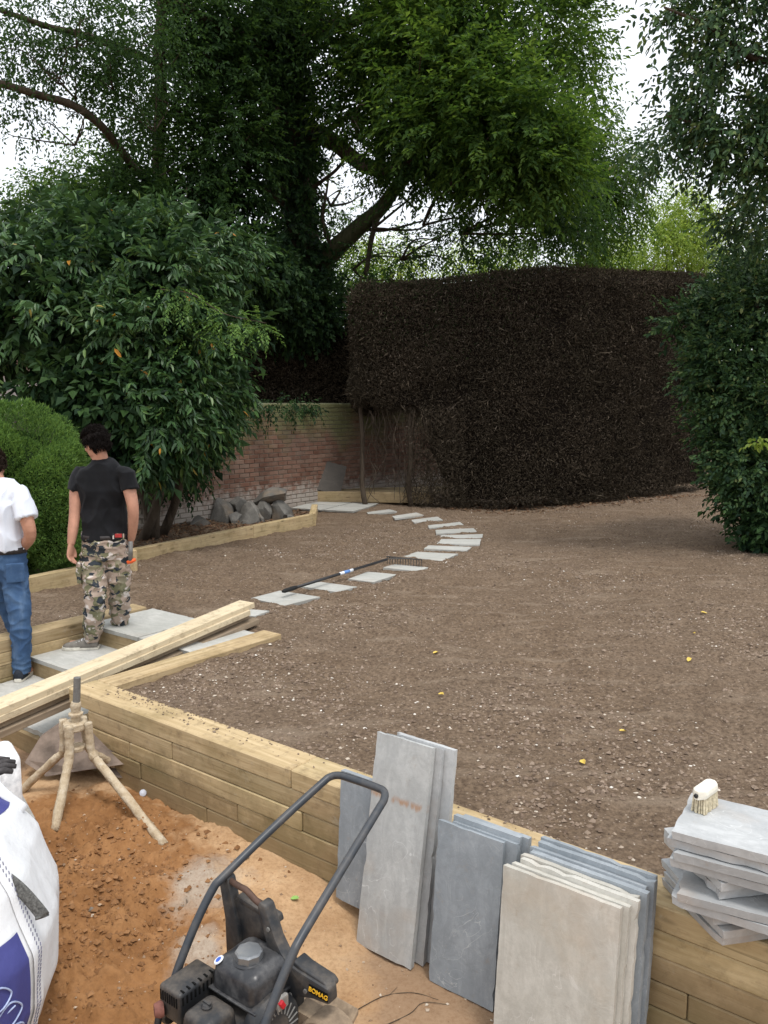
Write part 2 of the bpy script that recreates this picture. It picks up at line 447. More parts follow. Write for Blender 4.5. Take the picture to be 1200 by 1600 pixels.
MAT['hedge_core'] = flat('hedge_core', (.012, .009, .007), .95, .05, nscale=12)
MAT['yew_core'] = flat('yew_core', (.012, .022, .008), .95, .05, nscale=12)
def _bark(name, a, b):
    m = NB(name, .9, .15); v = m.co('Object', scale=(1, 1, .25)); n = m.noise(v, 14, 6, .65, .5)
    m.col(m.ramp(n, [(.3, a), (.7, b)])); m.bump(n, .8, .03); return m.m
MAT['bark'] = _bark('bark', (.045, .033, .024), (.11, .085, .062))
MAT['bark_mossy'] = _bark('bark_mossy', (.04, .045, .02), (.09, .085, .05))
# ================================================================ ground
def grid_mesh(name, A, B, hfun, keep=None, attrs=None):
    """grid in the garden frame; hfun(a, b) -> z"""
    aa, bb = np.meshgrid(A, B, indexing='ij'); na, nb = aa.shape
    jit = .3
    ja = aa.copy(); jb = bb.copy()
    ja[1:-1] += (rng.random((na - 2, nb)) - .5) * jit * np.minimum(np.diff(A)[1:], np.diff(A)[:-1])[:, None]
    jb[:, 1:-1] += (rng.random((na, nb - 2)) - .5) * jit * np.minimum(np.diff(B)[1:], np.diff(B)[:-1])[None, :]
    if keep is not None: ja, jb = aa, bb
    z = hfun(ja, jb)
    X = C0.x + E1.x * ja + E2.x * jb; Y = C0.y + E1.y * ja + E2.y * jb
    V = np.stack([X, Y, z], -1).reshape(-1, 3)
    idx = np.arange(na * nb).reshape(na, nb)
    q = np.stack([idx[:-1, :-1], idx[1:, :-1], idx[1:, 1:], idx[:-1, 1:]], -1).reshape(-1, 4)
    if keep is not None:
        ca = (aa[:-1, :-1] + aa[1:, 1:]) / 2; cb = (bb[:-1, :-1] + bb[1:, 1:]) / 2
        q = q[keep(ca, cb).ravel()]
    at_ = {k: f(ja, jb).ravel() for k, f in (attrs or {}).items()}
    me = fast_mesh(name, V, np.full(len(q), 4), q.ravel(), at_, smooth=True)
    return me

def graded(*segs):
    out = [segs[0][0]]
    for lo, hi, st in segs:
        out += list(np.linspace(lo, hi, max(2, int(round((hi - lo) / st)) + 1))[1:])
    return np.array(out)

ST = [[(-1.33, 7.06), (-1.24, 7.27), (-1.02, 7.20), (-1.12, 7.0)],
[(-1.27, 7.72), (-1.03, 8.04), (-0.61, 7.77), (-0.92, 7.43)], [(-0.87, 8.24), (-0.66, 8.44), (-0.27, 8.21), (-0.46, 7.97)],
[(-0.38, 8.57), (-0.18, 8.96), (0.15, 8.81), (-0.11, 8.41)], [(-0.01, 9.18), (0.12, 9.38), (0.5, 9.18), (0.38, 8.95)],
[(0.21, 9.71), (0.41, 10.03), (0.9, 9.89), (0.67, 9.43)], [(0.5, 10.26), (0.57, 10.51), (1.12, 10.39), (1.02, 10.09)],
[(0.69, 10.72), (0.78, 11.13), (1.32, 11.13), (1.25, 10.68)], [(0.77, 11.26), (0.81, 11.57), (1.41, 11.67), (1.36, 11.33)],
[(0.75, 11.77), (0.76, 12.12), (1.34, 12.28), (1.36, 11.92)], [(0.67, 12.22), (0.67, 12.51), (1.19, 12.86), (1.22, 12.57)],
[(0.47, 12.69), (0.42, 12.98), (0.87, 13.36), (0.93, 12.98)], [(0.17, 13.02), (0.13, 13.29), (0.54, 13.75), (0.65, 13.42)],
[(-0.26, 13.48), (-0.29, 13.72), (0.09, 14.1), (0.22, 13.82)]]
def in_quads(x, y, grow=1.0):
    m_ = np.zeros(np.shape(x), bool)
    for q in ST:
        q = np.array(q, float); c = q.mean(0); q = c + (q - c) * grow
        ins = np.ones(np.shape(x), bool)
        for k in range(4):
            a_, b_ = q[k], q[(k + 1) % 4]; ins &= ((b_[0] - a_[0]) * (y - a_[1]) - (b_[1] - a_[1]) * (x - a_[0])) < 0
        m_ |= ins
    return m_
def soil_h(a, b):
    x = C0.x + E1.x * a + E2.x * b; y = C0.y + E1.y * a + E2.y * b
    tr_ = fbm(x * .9 + 3, y * 2.6 + 8, 3); z = .05 * fbm(x * .5, y * .5, 3) - .07 * np.clip(tr_ - .12, 0, .3) + .022 * fbm(x * 2.3, y * 2.3, 3) + .022 * fbm(x * 9, y * 9, 3, gain=.6) + .016 * fbm(x * 30, y * 30, 2)
    rake = np.sin((x * .5 + y * .86) * 9 + 3 * fbm(x * .8, y * .8, 2)) * .007
    z = z + rake
    edge = np.clip(np.minimum(b - .1, 1.2) / 1.2, 0, 1)
    under = ((a > -1.5) & (a < .12) & (b < 1.74))
    z = z * (.35 + .65 * edge) - .012
    z = np.where(in_quads(x, y, .95), z - .035, z)
    return np.where(under, -.06, z)
STAIR_A0, STAIR_B1 = -1.4, 1.45
me = grid_mesh('soil', graded((-30, -8, 2), (-8, -3.4, .12), (-3.4, 4.8, .024), (4.8, 9, .08), (9, 30, 1.5)),
               graded((.1, 6, .024), (6, 13, .04), (13, 20, .12), (20, 60, 3)), soil_h,
               keep=lambda a, b: ~((a > STAIR_A0) & (a < .05) & (b < STAIR_B1)))
soil = mesh_obj('soil', me, MAT['soil']); tag(soil, kind='structure')

def damp_f(a, b):
    x = C0.x + E1.x * a + E2.x * b; y = C0.y + E1.y * a + E2.y * b
    d1 = np.hypot((x + 1.32) / .62, (y - 3.35) / .85); d2 = np.hypot((x + 1.65) / .6, (y - 4.15) / .55)
    return np.clip(1.35 - np.minimum(d1, d2) * .85, 0, 1)
def cem_f(a, b):
    x = C0.x + E1.x * a + E2.x * b; y = C0.y + E1.y * a + E2.y * b
    d = np.minimum(np.hypot((x + .86) / .26, (y - 3.72) / .32), np.hypot((x + .80) / .16, (y - 3.25) / .2))
    return np.clip(1.1 - d * .75, 0, 1)
def dirt_f(a, b):
    x = C0.x + E1.x * a + E2.x * b; y = C0.y + E1.y * a + E2.y * b
    return np.clip(np.clip((x + .35) / .5, 0, 1) * 1.0 + np.clip((-x - 2.0) / .4, 0, 1) * np.clip((y - 4.3) / .4, 0, 1), 0, 1)
def sand_h(a, b):
    x = C0.x + E1.x * a + E2.x * b; y = C0.y + E1.y * a + E2.y * b
    dm = damp_f(a, b)
    z = -.465 - .11 * np.clip((a - 2.1) / .5, 0, 1) + .03 * fbm(x * 1.1, y * 1.1, 3) + .012 * fbm(x * 7, y * 7, 3)
    z = z + dm * (-.005 + .07 * fbm(x * 4, y * 4, 3, gain=.6) + .075 * np.maximum(fbm(x * 10, y * 10, 4, gain=.72), -.1) - .035 * np.clip(.06 - np.abs(fbm(x * 6 + 50, y * 6, 3)), 0, .06) / .06)
    z = z + .006 * fbm(x * 45, y * 45, 2)
    z = z - .05 * np.exp(-(((x + .95) / .25) ** 2 + ((y - 3.0) / .35) ** 2))
    return z
me = grid_mesh('sand', graded((-30, -4, 2.5), (-4, -.4, .06), (-.4, 4.6, .017), (4.6, 8, .2), (8, 30, 2.5)),
               graded((-30, -4, 2.5), (-4, -2.2, .1), (-2.2, .12, .017), (.12, 1.6, .1)), sand_h, None,
               {'damp': damp_f, 'cement': cem_f, 'dirt': dirt_f})
sand = mesh_obj('sand_yard', me, MAT['sand']); tag(sand, kind='structure')

gm = MB(); gm.add([(-900, -900, -.75), (900, -900, -.75), (900, 900, -.75), (-900, 900, -.75)], [(0, 1, 2, 3)])
tag(gm.build('ground', flat('ground_earth', (.09, .085, .05), .95, .1, nscale=.3), None), kind='structure')

# ---------------------------------------------------------------- pebbles and clods (stuff)
def pebble_field(name, P, S, mat, squash=.6, label=None):
    n = len(P)
    base = np.array([(1, 0, 0), (0, 1, 0), (-1, 0, 0), (0, -1, 0), (0, 0, 1), (0, 0, -1)], float)
    v = base[None] * (1 + (rng.random((n, 6, 1)) - .5) * .7) + (rng.random((n, 6, 3)) - .5) * .45
    ang = rng.random(n) * 6.283; c, s = np.cos(ang)[:, None], np.sin(ang)[:, None]
    v = np.stack([v[..., 0] * c - v[..., 1] * s, v[..., 0] * s + v[..., 1] * c, v[..., 2] * squash], -1)
    v = v * S[:, None, None] + P[:, None, :]
    f = np.array([(0, 1, 4), (1, 2, 4), (2, 3, 4), (3, 0, 4), (1, 0, 5), (2, 1, 5), (3, 2, 5), (0, 3, 5)])
    L = (f[None] + (np.arange(n) * 6)[:, None, None]).reshape(-1)
    me = fast_mesh(name, v.reshape(-1, 3), np.full(n * 8, 3), L, {'rnd': np.repeat(rng.random(n), 6)})
    o = mesh_obj(name, me, mat); tag(o, label, None, None, 'stuff'); return o
def scatter_soil(n, lo, hi, p=2.2):
    """more, smaller things near the front"""
    a = rng.uniform(-3.2, 7.5, n); b = rng.random(n) ** 1.5 * 13 + .12
    x = C0.x + E1.x * a + E2.x * b; y = C0.y + E1.y * a + E2.y * b
    dens = np.clip((fbm(x * .9 + 40, y * 1.3, 3) + .12) * 2.6, 0.05, 1.2)
    k = ~((a > STAIR_A0 - .3) & (a < .25) & (b < STAIR_B1 + .75)) & (rng.random(n) < np.clip(dens * 1.3, .15, 1)) & (x > -2.9 + np.clip((y - 9) * .5, 0, 3)) & (np.abs(x) < y * .55 + .3) & ((y < 14.3) | (x > .5)) & ~in_quads(x, y, 1.02)
    a, b = a[k], b[k]; z = soil_h(a, b)
    S = lo + (hi - lo) * rng.random(len(a)) ** p
    return np.stack([x[k], y[k], z + S * .15], -1), S
def _pebble(name, cols, rough=.85):
    m = NB(name, rough, .2); c = m.ramp(m.attr('rnd'), cols); n = m.noise(m.co('World'), 120, 3, .6)
    m.col(m.mix(m.ramp(n, [(.3, .35), (.6, 0)]), c, (.12, .09, .06))); return m.m
P, S = scatter_soil(110000, .0035, .017, 2.8)
pebble_field('soil_clods', P, S, _pebble('clod', [(0, (.11, .078, .056)), (.5, (.21, .152, .112)), (1, (.33, .255, .195))]), .75, 'brown crumbly clods strewn over the raked soil')
P, S = scatter_soil(21000, .003, .0125, 3.2)
pebble_field('pebbles', P, S, _pebble('pebble', [(0, (.34, .26, .19)), (.5, (.46, .38, .30)), (.8, (.60, .53, .44)), (1, (.80, .76, .70))]), .6, 'small pale flint pebbles scattered across the raked soil')
# soil spilt on top of the sleepers
n = 420; a = np.concatenate([rng.normal(.75, .28, n // 2), rng.uniform(.3, 4.2, n - n // 2)]); b = .195 - .13 * rng.random(n) ** 2
S = .002 + .009 * rng.random(n) ** 3
pebble_field('spilt_soil', np.stack([C0.x + E1.x * a + E2.x * b, C0.y + E1.y * a + E2.y * b, .0305 + S * .3], -1), S, _pebble('spilt', [(0, (.12, .085, .06)), (1, (.25, .19, .14))]), .7, 'spilt crumbs of soil on top of the sleeper wall')
# crumbs in the sand
n = 7000
x = rng.normal(-1.4, .42, n); y = rng.normal(3.5, .55, n)
a = (x - C0.x) * E1.x + (y - C0.y) * E1.y; b = (x - C0.x) * E2.x + (y - C0.y) * E2.y
dm = damp_f(a, b); k = (b < -.03) & (rng.random(n) < dm); a, b, x, y = a[k], b[k], x[k], y[k]
S = .002 + .017 * rng.random(len(a)) ** 4.5
pebble_field('sand_clods', np.stack([x, y, sand_h(a, b) + S * .2], -1), S, _pebble('sand_clod', [(0, (.20, .094, .037)), (.5, (.265, .13, .052)), (1, (.33, .17, .074))]), .8, 'damp orange sand crumbs lying in the dug pit')
n = 2600
a = rng.uniform(-.3, 4.6, n); b = -rng.random(n) * 2.2 - .03
x = C0.x + E1.x * a + E2.x * b; y = C0.y + E1.y * a + E2.y * b
S = .002 + .008 * rng.random(n) ** 3
pebble_field('grit', np.stack([x, y, sand_h(a, b) + S * .3], -1), S, _pebble('grit', [(0, (.2, .12, .07)), (.6, (.42, .3, .2)), (1, (.6, .52, .42))]), .7, 'loose grit and small stones on the sandy yard')

# ================================================================ timber
_box_cache = {}
def bev_box(L, W_, H_, b=.006):
    key = (round(L, 3), W_, H_, b)
    if key not in _box_cache:
        me = bpy.data.meshes.new('sleeper'); bm = bmesh.new(); bmesh.ops.create_cube(bm, size=1)
        bmesh.ops.scale(bm, vec=(L, W_, H_), verts=bm.verts)
        bmesh.ops.bevel(bm, geom=bm.edges[:], offset=b, segments=1, affect='EDGES')
        bm.to_mesh(me); bm.free(); _box_cache[key] = me
    return _box_cache[key]
def beam(name, p0, p1, w_, h_, mat, parent=None, tilt=0, bev=.006):
    """beam whose axis runs p0-p1 (centre line)"""
    p0, p1 = Vector(p0), Vector(p1); d = p1 - p0
    me = bev_box(d.length, w_, h_, bev)
    if not me.materials: me.materials.append(None)
    o = link(bpy.data.objects.new(name, me), parent)
    o.material_slots[0].link = 'OBJECT'; o.material_slots[0].material = mat
    M = axes(d).to_4x4(); M = Matrix.Translation((p0 + p1) / 2) @ M @ Matrix.Rotation(tilt, 4, 'X')
    if parent is not None: M = Matrix.Translation(parent.location).inverted() @ M
    o.matrix_local = M
    return o
def jit(s): return random.uniform(-s, s)

rw = thing('retaining_wall', 'low retaining wall of stacked timber sleepers holding back the raked soil', 'wall', G(2, .1, -.5))
TOP = .03
joint_sets = [[0, 1.95, 4.35, 6.6], [0.201, 1.02, 3.42, 5.8, 6.6], [0, .62, 2.02, 4.4, 6.6], [.201, .72, 1.55, 3.9, 6.6], [0, 1.3, 3.3, 5.6, 6.6], [.201, 2.2, 4.6, 6.6]]
for c, js in enumerate(joint_sets):
    z = TOP - .05 - c * .1022
    for j0, j1 in zip(js[:-1], js[1:]):
        dy = jit(.004)
        beam('sleeper', G(j0 + .0015, .1 + dy, z), G(j1 - .0015, .1 + dy + jit(.002), z + jit(.001)), .2, .1, MAT['sleeper'], rw)
# return along the right side of the steps
rs = thing('stair_cheek', 'single timber sleeper edge running from wall corner beside the board pile', 'timber edge', G(.1, .9, -.3))
for c in range(4):
    z = TOP - .05 - c * .101
    b1 = [1.72, 1.5, 1.1, .7][c]
    beam('sleeper', G(.1 + jit(.002), .203, z), G(.1 + jit(.003), b1, z), .196, .1, MAT['sleeper'], rs)
ls = thing('stair_cheek', 'two-course timber sleeper edge beside the trouser legs of both men', 'timber edge', G(-1.45, .8, -.3))
for c in range(4):
    z = TOP - .05 - c * .101
    beam('sleeper', G(-1.47 + jit(.003), -1.2, z), G(-1.47 + jit(.003), [1.62, 1.58, 1.5, 1.45][c], z), .2, .1, MAT['sleeper'], ls)

# ---------------------------------------------------------------- riven slabs
def slab_mesh(L, W_, T, seed, nx=None, ny=None, rough=.004, chip=.006, quad=None):
    """flat riven flagstone, X length, Y width, Z thickness, origin at its centre"""
    r = np.random.default_rng(seed)
    nx = nx or max(6, int(L / .032)); ny = ny or max(6, int(W_ / .032))
    u = np.linspace(0, 1, nx); v = np.linspace(0, 1, ny); uu, vv = np.meshgrid(u, v, indexing='ij')
    if quad is None:
        X = (uu - .5) * L; Y = (vv - .5) * W_
    else:
        q = np.array(quad, float)
        X = (1 - uu) * (1 - vv) * q[0, 0] + uu * (1 - vv) * q[1, 0] + uu * vv * q[2, 0] + (1 - uu) * vv * q[3, 0]
        Y = (1 - uu) * (1 - vv) * q[0, 1] + uu * (1 - vv) * q[1, 1] + uu * vv * q[2, 1] + (1 - uu) * vv * q[3, 1]
    o = r.random(2) * 90
    def edge(n):
        t_ = np.linspace(0, n * .5, n) + r.random() * 60; return (.5 + vnoise(t_, t_ * 0 + r.random() * 50)) * chip * .3 + (r.random(n) ** 3) * chip * .25 + (r.random(n) ** 14) * chip * 2.2
    X = X.copy(); Y = Y.copy()
    X[0, :] += edge(ny); X[-1, :] -= edge(ny); Y[:, 0] += edge(nx); Y[:, -1] -= edge(nx)
    zt = rough * fbm(X * 7 + o[0], Y * 7 + o[1], 3) + T / 2
    ins = 1 - r.random() * .02
    zb = -T / 2 + rough * fbm(X * 6 - o[0], Y * 6 + o[1], 2)
    n = nx * ny
    V = np.concatenate([np.stack([X, Y, zt], -1).reshape(-1, 3), np.stack([X * ins, Y * ins, zb], -1).reshape(-1, 3)])
    idx = np.arange(n).reshape(nx, ny)
    q = np.stack([idx[:-1, :-1], idx[1:, :-1], idx[1:, 1:], idx[:-1, 1:]], -1).reshape(-1, 4)
    faces = [q, q[:, ::-1] + n]
    # mid ring for the rough sides
    ring = np.concatenate([idx[:, 0], idx[-1, 1:], idx[-2::-1, -1], idx[0, -2:0:-1]])
    m = len(ring); mid = (V[ring] + V[ring + n]) / 2
    c = mid.mean(0); out = mid - c; out[:, 2] = 0; out /= np.linalg.norm(out, axis=1)[:, None] + 1e-9
    mid = mid + out * (r.random((m, 1)) - .45) * chip * .5; mid[:, 2] += (r.random(m) - .5) * T * .3
    V = np.concatenate([V, mid]); a = np.arange(m); b = (a + 1) % m
    faces += [np.stack([ring[b], ring[a], 2 * n + a, 2 * n + b], -1), np.stack([2 * n + b, 2 * n + a, ring[a] + n, ring[b] + n], -1)]
    F = np.concatenate(faces)
    me_ = fast_mesh('slab', V, np.full(len(F), 4), F.ravel(), smooth=True); me_.set_sharp_from_angle(angle=R(24)); return me_
def put_slab(name, me, mat, M, label, group=None, parent=None, cat='stone slab'):
    o = mesh_obj(name, me, mat, parent); o.matrix_world = M
    if parent is None: tag(o, label, cat, group)
    return o
seedn = [100]
def seed(): seedn[0] += 1; return seedn[0]

# steps: two treads and a landing of flagstones
stp = thing('garden_steps', 'pale stone garden steps with timber risers between sleeper edges', 'steps', G(-.7, .6, -.5))
def child_world(o, parent, M): o.parent = parent; o.matrix_local = Matrix.Translation(parent.location).inverted() @ M
def tread(a0, a1, b0, b1, ztop, T=.035):
    o = mesh_obj('tread', slab_mesh(a1 - a0, b1 - b0, T, seed(), rough=.002), MAT['stone_path'])
    child_world(o, stp, Matrix.Translation(G((a0 + a1) / 2, (b0 + b1) / 2, ztop - T / 2)) @ axes(E1).to_4x4())
for a0, a1 in ((-1.365, -.69), (-.68, -.005)):
    tread(a0, a1, -.08, .52, -.30); tread(a0, a1, .50, 1.06, -.15)
    tread(a0, a1, 1.02, 1.68, .005)
for b, zt in ((.06 - .12, -.336), (.56, -.186), (1.08, -.031)):
    beam('riser', G(-1.365, b, zt - .075), G(-.003, b, zt - .075), .08, .148, MAT['sleeper'], stp)

# left edging and far edging
e1 = thing('bed_edging', 'timber sleeper edging in front of the clipped yew bush', 'timber edge', (-3.4, 7.8, 0))
beam('sleeper', (-4.75, 5.73, .06), (-2.86, 8.86, .06), .1, .2, MAT['sleeper'], e1)
e2 = thing('bed_edging', 'long timber sleeper edging round the planting bed by the rock heap', 'timber edge', (-1.9, 11.4, 0))
d = Vector((.548, .836, 0))
pa = Vector((-3.02, 9.35, .045)); pb = Vector((-1.12, 12.56, .045)); pm = pa + (pb - pa) * .62
beam('sleeper', pa, pm - d * .002, .1, .2, MAT['sleeper'], e2)
beam('sleeper', pm + d * .002, pb, .1, .2, MAT['sleeper'], e2)
beam('sleeper', Vector((-1.10, 12.62, .05)), Vector((-1.16, 13.75, .05)), .1, .2, MAT['sleeper'], e2)
bp = link(bpy.data.objects.new('post', bev_box(.12, .12, .42)), e1); bp.data.materials.append(MAT['sleeper'])
bp.matrix_local = Matrix.Translation(Vector((-2.79, 8.97, .02)) - e1.location) @ Matrix.Rotation(R(-57), 4, 'Z')

# far platform by the brick wall
pf = thing('timber_platform', 'low timber sleeper platform at the foot of the brick wall', 'platform', (-.6, 15.6, 0))
beam('sleeper', (-1.40, 15.22, .12), (.9, 14.96, .12), .12, .19, MAT['sleeper'], pf)
for i in range(5):
    beam('plank', (-1.32 + i * .24, 15.36 + i * .1, .195), (1.0 + i * .05, 15.10 + i * .24, .195), .2, .03, MAT['sleeper'], pf)

# paving at the far end of the path
quads = [[(-1.62, 14.2), (-1.05, 13.95), (-.80, 14.5), (-1.38, 14.8)], [(-1.03, 13.94), (-.52, 13.75), (-.28, 14.28), (-.78, 14.49)], [(-1.36, 14.82), (-.79, 14.52), (-.60, 14.98), (-1.2, 15.10)], [(-.77, 14.51), (-.27, 14.30), (-.10, 14.85), (-.58, 14.96)]]
for q, l in zip(quads, ('pale paving slab between timber edging end and platform', 'pale paving slab leading on to the curved stepping path', 'pale paving slab against the low timber platform', 'pale paving slab beside the bare hedge stem and platform')):
    c = np.mean(q, 0); me = slab_mesh(.6, .6, .03, seed(), quad=np.array(q) - c, rough=.002)
    put_slab('paving_slab', me, MAT['stone_path'], Matrix.Translation((c[0], c[1], .018)), l)

# stepping stones
def stone_z(q):
    c = q.mean(0); p = c + (q - c) * 1.12; a = (p[:, 0] - C0.x) * E1.x + (p[:, 1] - C0.y) * E1.y; b = (p[:, 0] - C0.x) * E2.x + (p[:, 1] - C0.y) * E2.y
    return float(np.mean(soil_h(a, b))) - .007
ORD = ['first', 'second', 'third', 'fourth', 'fifth', 'sixth', 'seventh', 'eighth', 'ninth', 'tenth', 'eleventh', 'twelfth', 'thirteenth', 'last']
for i, q in enumerate(ST):
    q = np.array(q)[::-1]; c = q.mean(0); me = slab_mesh(.6, .35, .03, seed(), quad=q - c, rough=.0015, chip=.004)
    ex = [' tucked by the board ends', ' with the rake handle tip on it', ' crossed by the rake handle'] + [''] * 20
    put_slab('stepping_stone', me, MAT['stone_path'], Matrix.Translation((c[0], c[1], stone_z(q))) @ Matrix.Rotation(jit(.006), 4, 'X'),
             ORD[i] + ' stepping stone of the path from the steps' + ex[i], 'stepping stones of the curved path', cat='stepping stone')

# slab leaning on brick wall
M = Matrix.Translation((-1.08, 15.42, .47)) @ axes(E2 * -1).to_4x4() @ Matrix.Rotation(R(70), 4, 'X')
put_slab('leaning_slab', slab_mesh(.62, .58, .035, seed()), MAT['stone_dark'], Matrix.Translation((-1.05, 15.27, .475)) @ axes(Vector((.93, .1, -.26)), z=Vector((.15, -.9, .35))).to_4x4(), 'dark weathered slab leaning against the brick wall on platform', None)

# rocks
def rock(c, r, sd, label):
    bm = bmesh.new(); bmesh.ops.create_icosphere(bm, subdivisions=3, radius=1)
    o = Vector((sd * 7.1, sd * 3.3, 0)); rr = random.Random(sd)
    cuts = [(Vector((rr.uniform(-1, 1), rr.uniform(-1, 1), rr.uniform(-.4, 1))).normalized(), rr.uniform(.34, .66)) for _ in range(13)]
    for v in bm.verts:
        p = v.co.copy()
        for nrm, dd in cuts:
            k = p.dot(nrm)
            if k > dd: p -= nrm * (k - dd) * .97
        p *= 1.75 + .10 * mnoise.noise(p * 1.7 + o) + .035 * mnoise.noise(p * 6 + o)
        v.co = Vector((p.x * r[0], p.y * r[1], p.z * r[2]))
    me = bpy.data.meshes.new('rock'); bm.to_mesh(me); bm.free()
    ob = mesh_obj('rock', me, MAT['rock']); ob.location = c; ob.rotation_euler = (jit(.2), jit(.2), jit(1.5)); tag(ob, label, 'rock')
rock((-2.56, 13.2, .08), (.19, .16, .19), 3, 'pale whitish rock at the laurel end of the rock heap')
rock((-2.16, 13.12, .10), (.23, .19, .20), 4, 'large grey angular boulder in the middle of the rock heap')
rock((-1.64, 13.32, .08), (.19, .17, .20), 5, 'brown boulder at the paving end of the rock heap')
rock((-1.84, 13.46, .36), (.28, .16, .10), 6, 'long buff rock lying on top of the rock heap')
rock((-1.90, 13.28, .10), (.17, .15, .19), 7, 'upright grey rock wedged beneath the long buff rock')
rock((-2.36, 13.34, .20), (.17, .14, .12), 14, 'flat grey rock resting between the pale rock and the boulder')
rock((-2.37, 12.98, .03), (.11, .09, .10), 8, 'small grey rock in front of the heap of boulders')
rock((-2.80, 12.55, .03), (.13, .10, .09), 9, 'lone pale rock in the bed beside the rock heap')
rock((-1.50, 13.0, .02), (.11, .08, .075), 12, 'small pale stone at the foot of the brown boulder')
rock((-1.95, 12.92, .02), (.09, .07, .06), 15, 'small broken stone in front of the upright grey rock')

# ================================================================ brick wall
bw = thing('brick_wall', 'old red brick garden wall green with algae along its top', 'wall', (-3.6, 12.1, 0), math.atan2(E2.y, E2.x))
BL, BH, BT, J = .215, .065, .1, .011
LW, NC = 8.6, 24
core = MB(); core.box((LW / 2, .07, .87), (LW, .2, 1.80)); core.build('mortar', MAT['mortar'], bw)
bmesh_cache = []
for i in range(12):
    m_ = MB(); m_.box((0, 0, 0), (BL + jit(.003), BT, BH + jit(.002)))
    b_ = m_.mesh('brick'); bm = bmesh.new(); bm.from_mesh(b_); bmesh.ops.bevel(bm, geom=bm.edges[:], offset=.005, segments=1, affect='EDGES'); bm.to_mesh(b_); bm.free()
    a_ = b_.attributes.new('rnd', 'FLOAT', 'POINT'); a_.data.foreach_set('value', np.full(len(b_.vertices), (i + .5) / 12, dtype=np.float32))
    b_.materials.append(MAT['brick']); bmesh_cache.append(b_)
rest_v, rest_f, rest_r = [], [], []
cand = []
for r_ in range(NC):
    off = (r_ % 2) * .113
    for k in range(int(LW / (BL + J)) + 1):
        x = off + k * (BL + J) + .03
        if x > LW - .1: continue
        cand.append((x, r_ * (BH + J) - .01))
vis = sorted(cand, key=lambda c: (abs(c[0] - 3.3) * 1.0 + (0 if c[1] > .2 else 1.5)))
front = set(vis[:290])
for (x, z) in cand:
    dy = jit(.004); k = random.randrange(12)
    if (x, z) in front:
        o = link(bpy.data.objects.new('brick', bmesh_cache[k]), bw); o.location = (x, .052 - .045 + dy, z + .035)
        o.rotation_euler = (0, jit(.008), jit(.01))
    else:
        me_ = bmesh_cache[k]; o_ = len(rest_v)
        rest_v += [(v.co.x + x, v.co.y + .007 + dy, v.co.z + z + .035) for v in me_.vertices]
        rest_f += [tuple(i + o_ for i in p.vertices) for p in me_.polygons]; rest_r += [(k + .5) / 12] * len(me_.vertices)
me = bpy.data.meshes.new('bricks'); me.from_pydata(rest_v, [], rest_f)
a_ = me.attributes.new('rnd', 'FLOAT', 'POINT'); a_.data.foreach_set('value', np.array(rest_r, dtype=np.float32))
o = mesh_obj('brickwork', me, MAT['brick'], bw); o['kind'] = 'stuff'
for k in range(19):   # coping of bricks on edge
    cp = MB(); cp.box((0, 0, 0), (.44, .25, .05)); o = cp.build('coping', MAT['mortar'], bw, bevel=.008, seg=1); o.location = (.24 + k * .452, .11, 1.80 + jit(.003))
# ================================================================ boards on the steps
bU, bL = Vector((-.31, 1.84)), Vector((-.05, -1.75))
def board(i, a_off, b_off, z_top_u, z_top_l, wdt, th, mat, label, b_end=None, yaw=0):
    pu = G(bU.x + a_off + yaw, bU.y + b_off, z_top_u - th / 2); pl = G(bL.x + a_off - yaw, b_end if b_end is not None else bL.y, z_top_l - th / 2)
    o = beam('timber_board', pl, pu, wdt, th, mat, None, 0, .003)
    tag(o, label, 'board', 'boards stacked on the garden steps'); return o
sl = .305
board(0, .0, .0, .194, .194 - sl, .165, .044, MAT['board'], 'topmost pale new timber board of the stack across the steps')
board(1, .022, -.07, .149, .149 - sl, .15, .044, MAT['board'], 'pale board second from the top of the stack across the steps', yaw=.01)
board(2, -.02, -.03, .104, .104 - sl, .15, .044, MAT['board_grey'], 'weathered brown board third from the top of the stack', yaw=-.01)
board(3, .015, .02, .059, .059 - sl, .17, .044, MAT['board_grey'], 'lowest greyish board of the stack across the steps', yaw=.015)
blk = beam('timber_block', G(-.3, -1.6, -.376), G(.2, -1.6, -.376), .1, .165, MAT['board_grey']); tag(blk, 'short timber block carrying the lower ends of the boards', 'timber block')
# ================================================================ leaning slabs
def lean(name, a0, wdt, b_base, hgt, T, z0, b_top, mat, label, group, roll=0, cat='stone slab'):
    """slab standing on its short edge, bottom at (b_base, z0), leaning so that its top is at b_top"""
    run = b_top - b_base; up = Vector((0, 0, 1)) * math.sqrt(max(.01, hgt ** 2 - run ** 2)) + E2 * run; up.normalize()
    nrm = up.cross(E1).normalized()
    if nrm.dot(E2) > 0: nrm = -nrm
    M3 = Matrix((up, nrm.cross(up), nrm)).transposed()
    c = G(a0 + wdt / 2, b_base, z0) + up * (hgt / 2) + nrm * (T / 2)
    M = Matrix.Translation(c) @ Matrix.Rotation(roll, 4, nrm) @ M3.to_4x4()
    return put_slab(name, slab_mesh(hgt, wdt, T, seed(), chip=.004, rough=.004), mat, M, label, group, cat=cat)
lean('stone_slab', 2.30, .30, -.045, .62, .026, -.485, .0, MAT['stone_blue'], 'dark blue-grey slab standing alone behind the tall pale slabs', None)
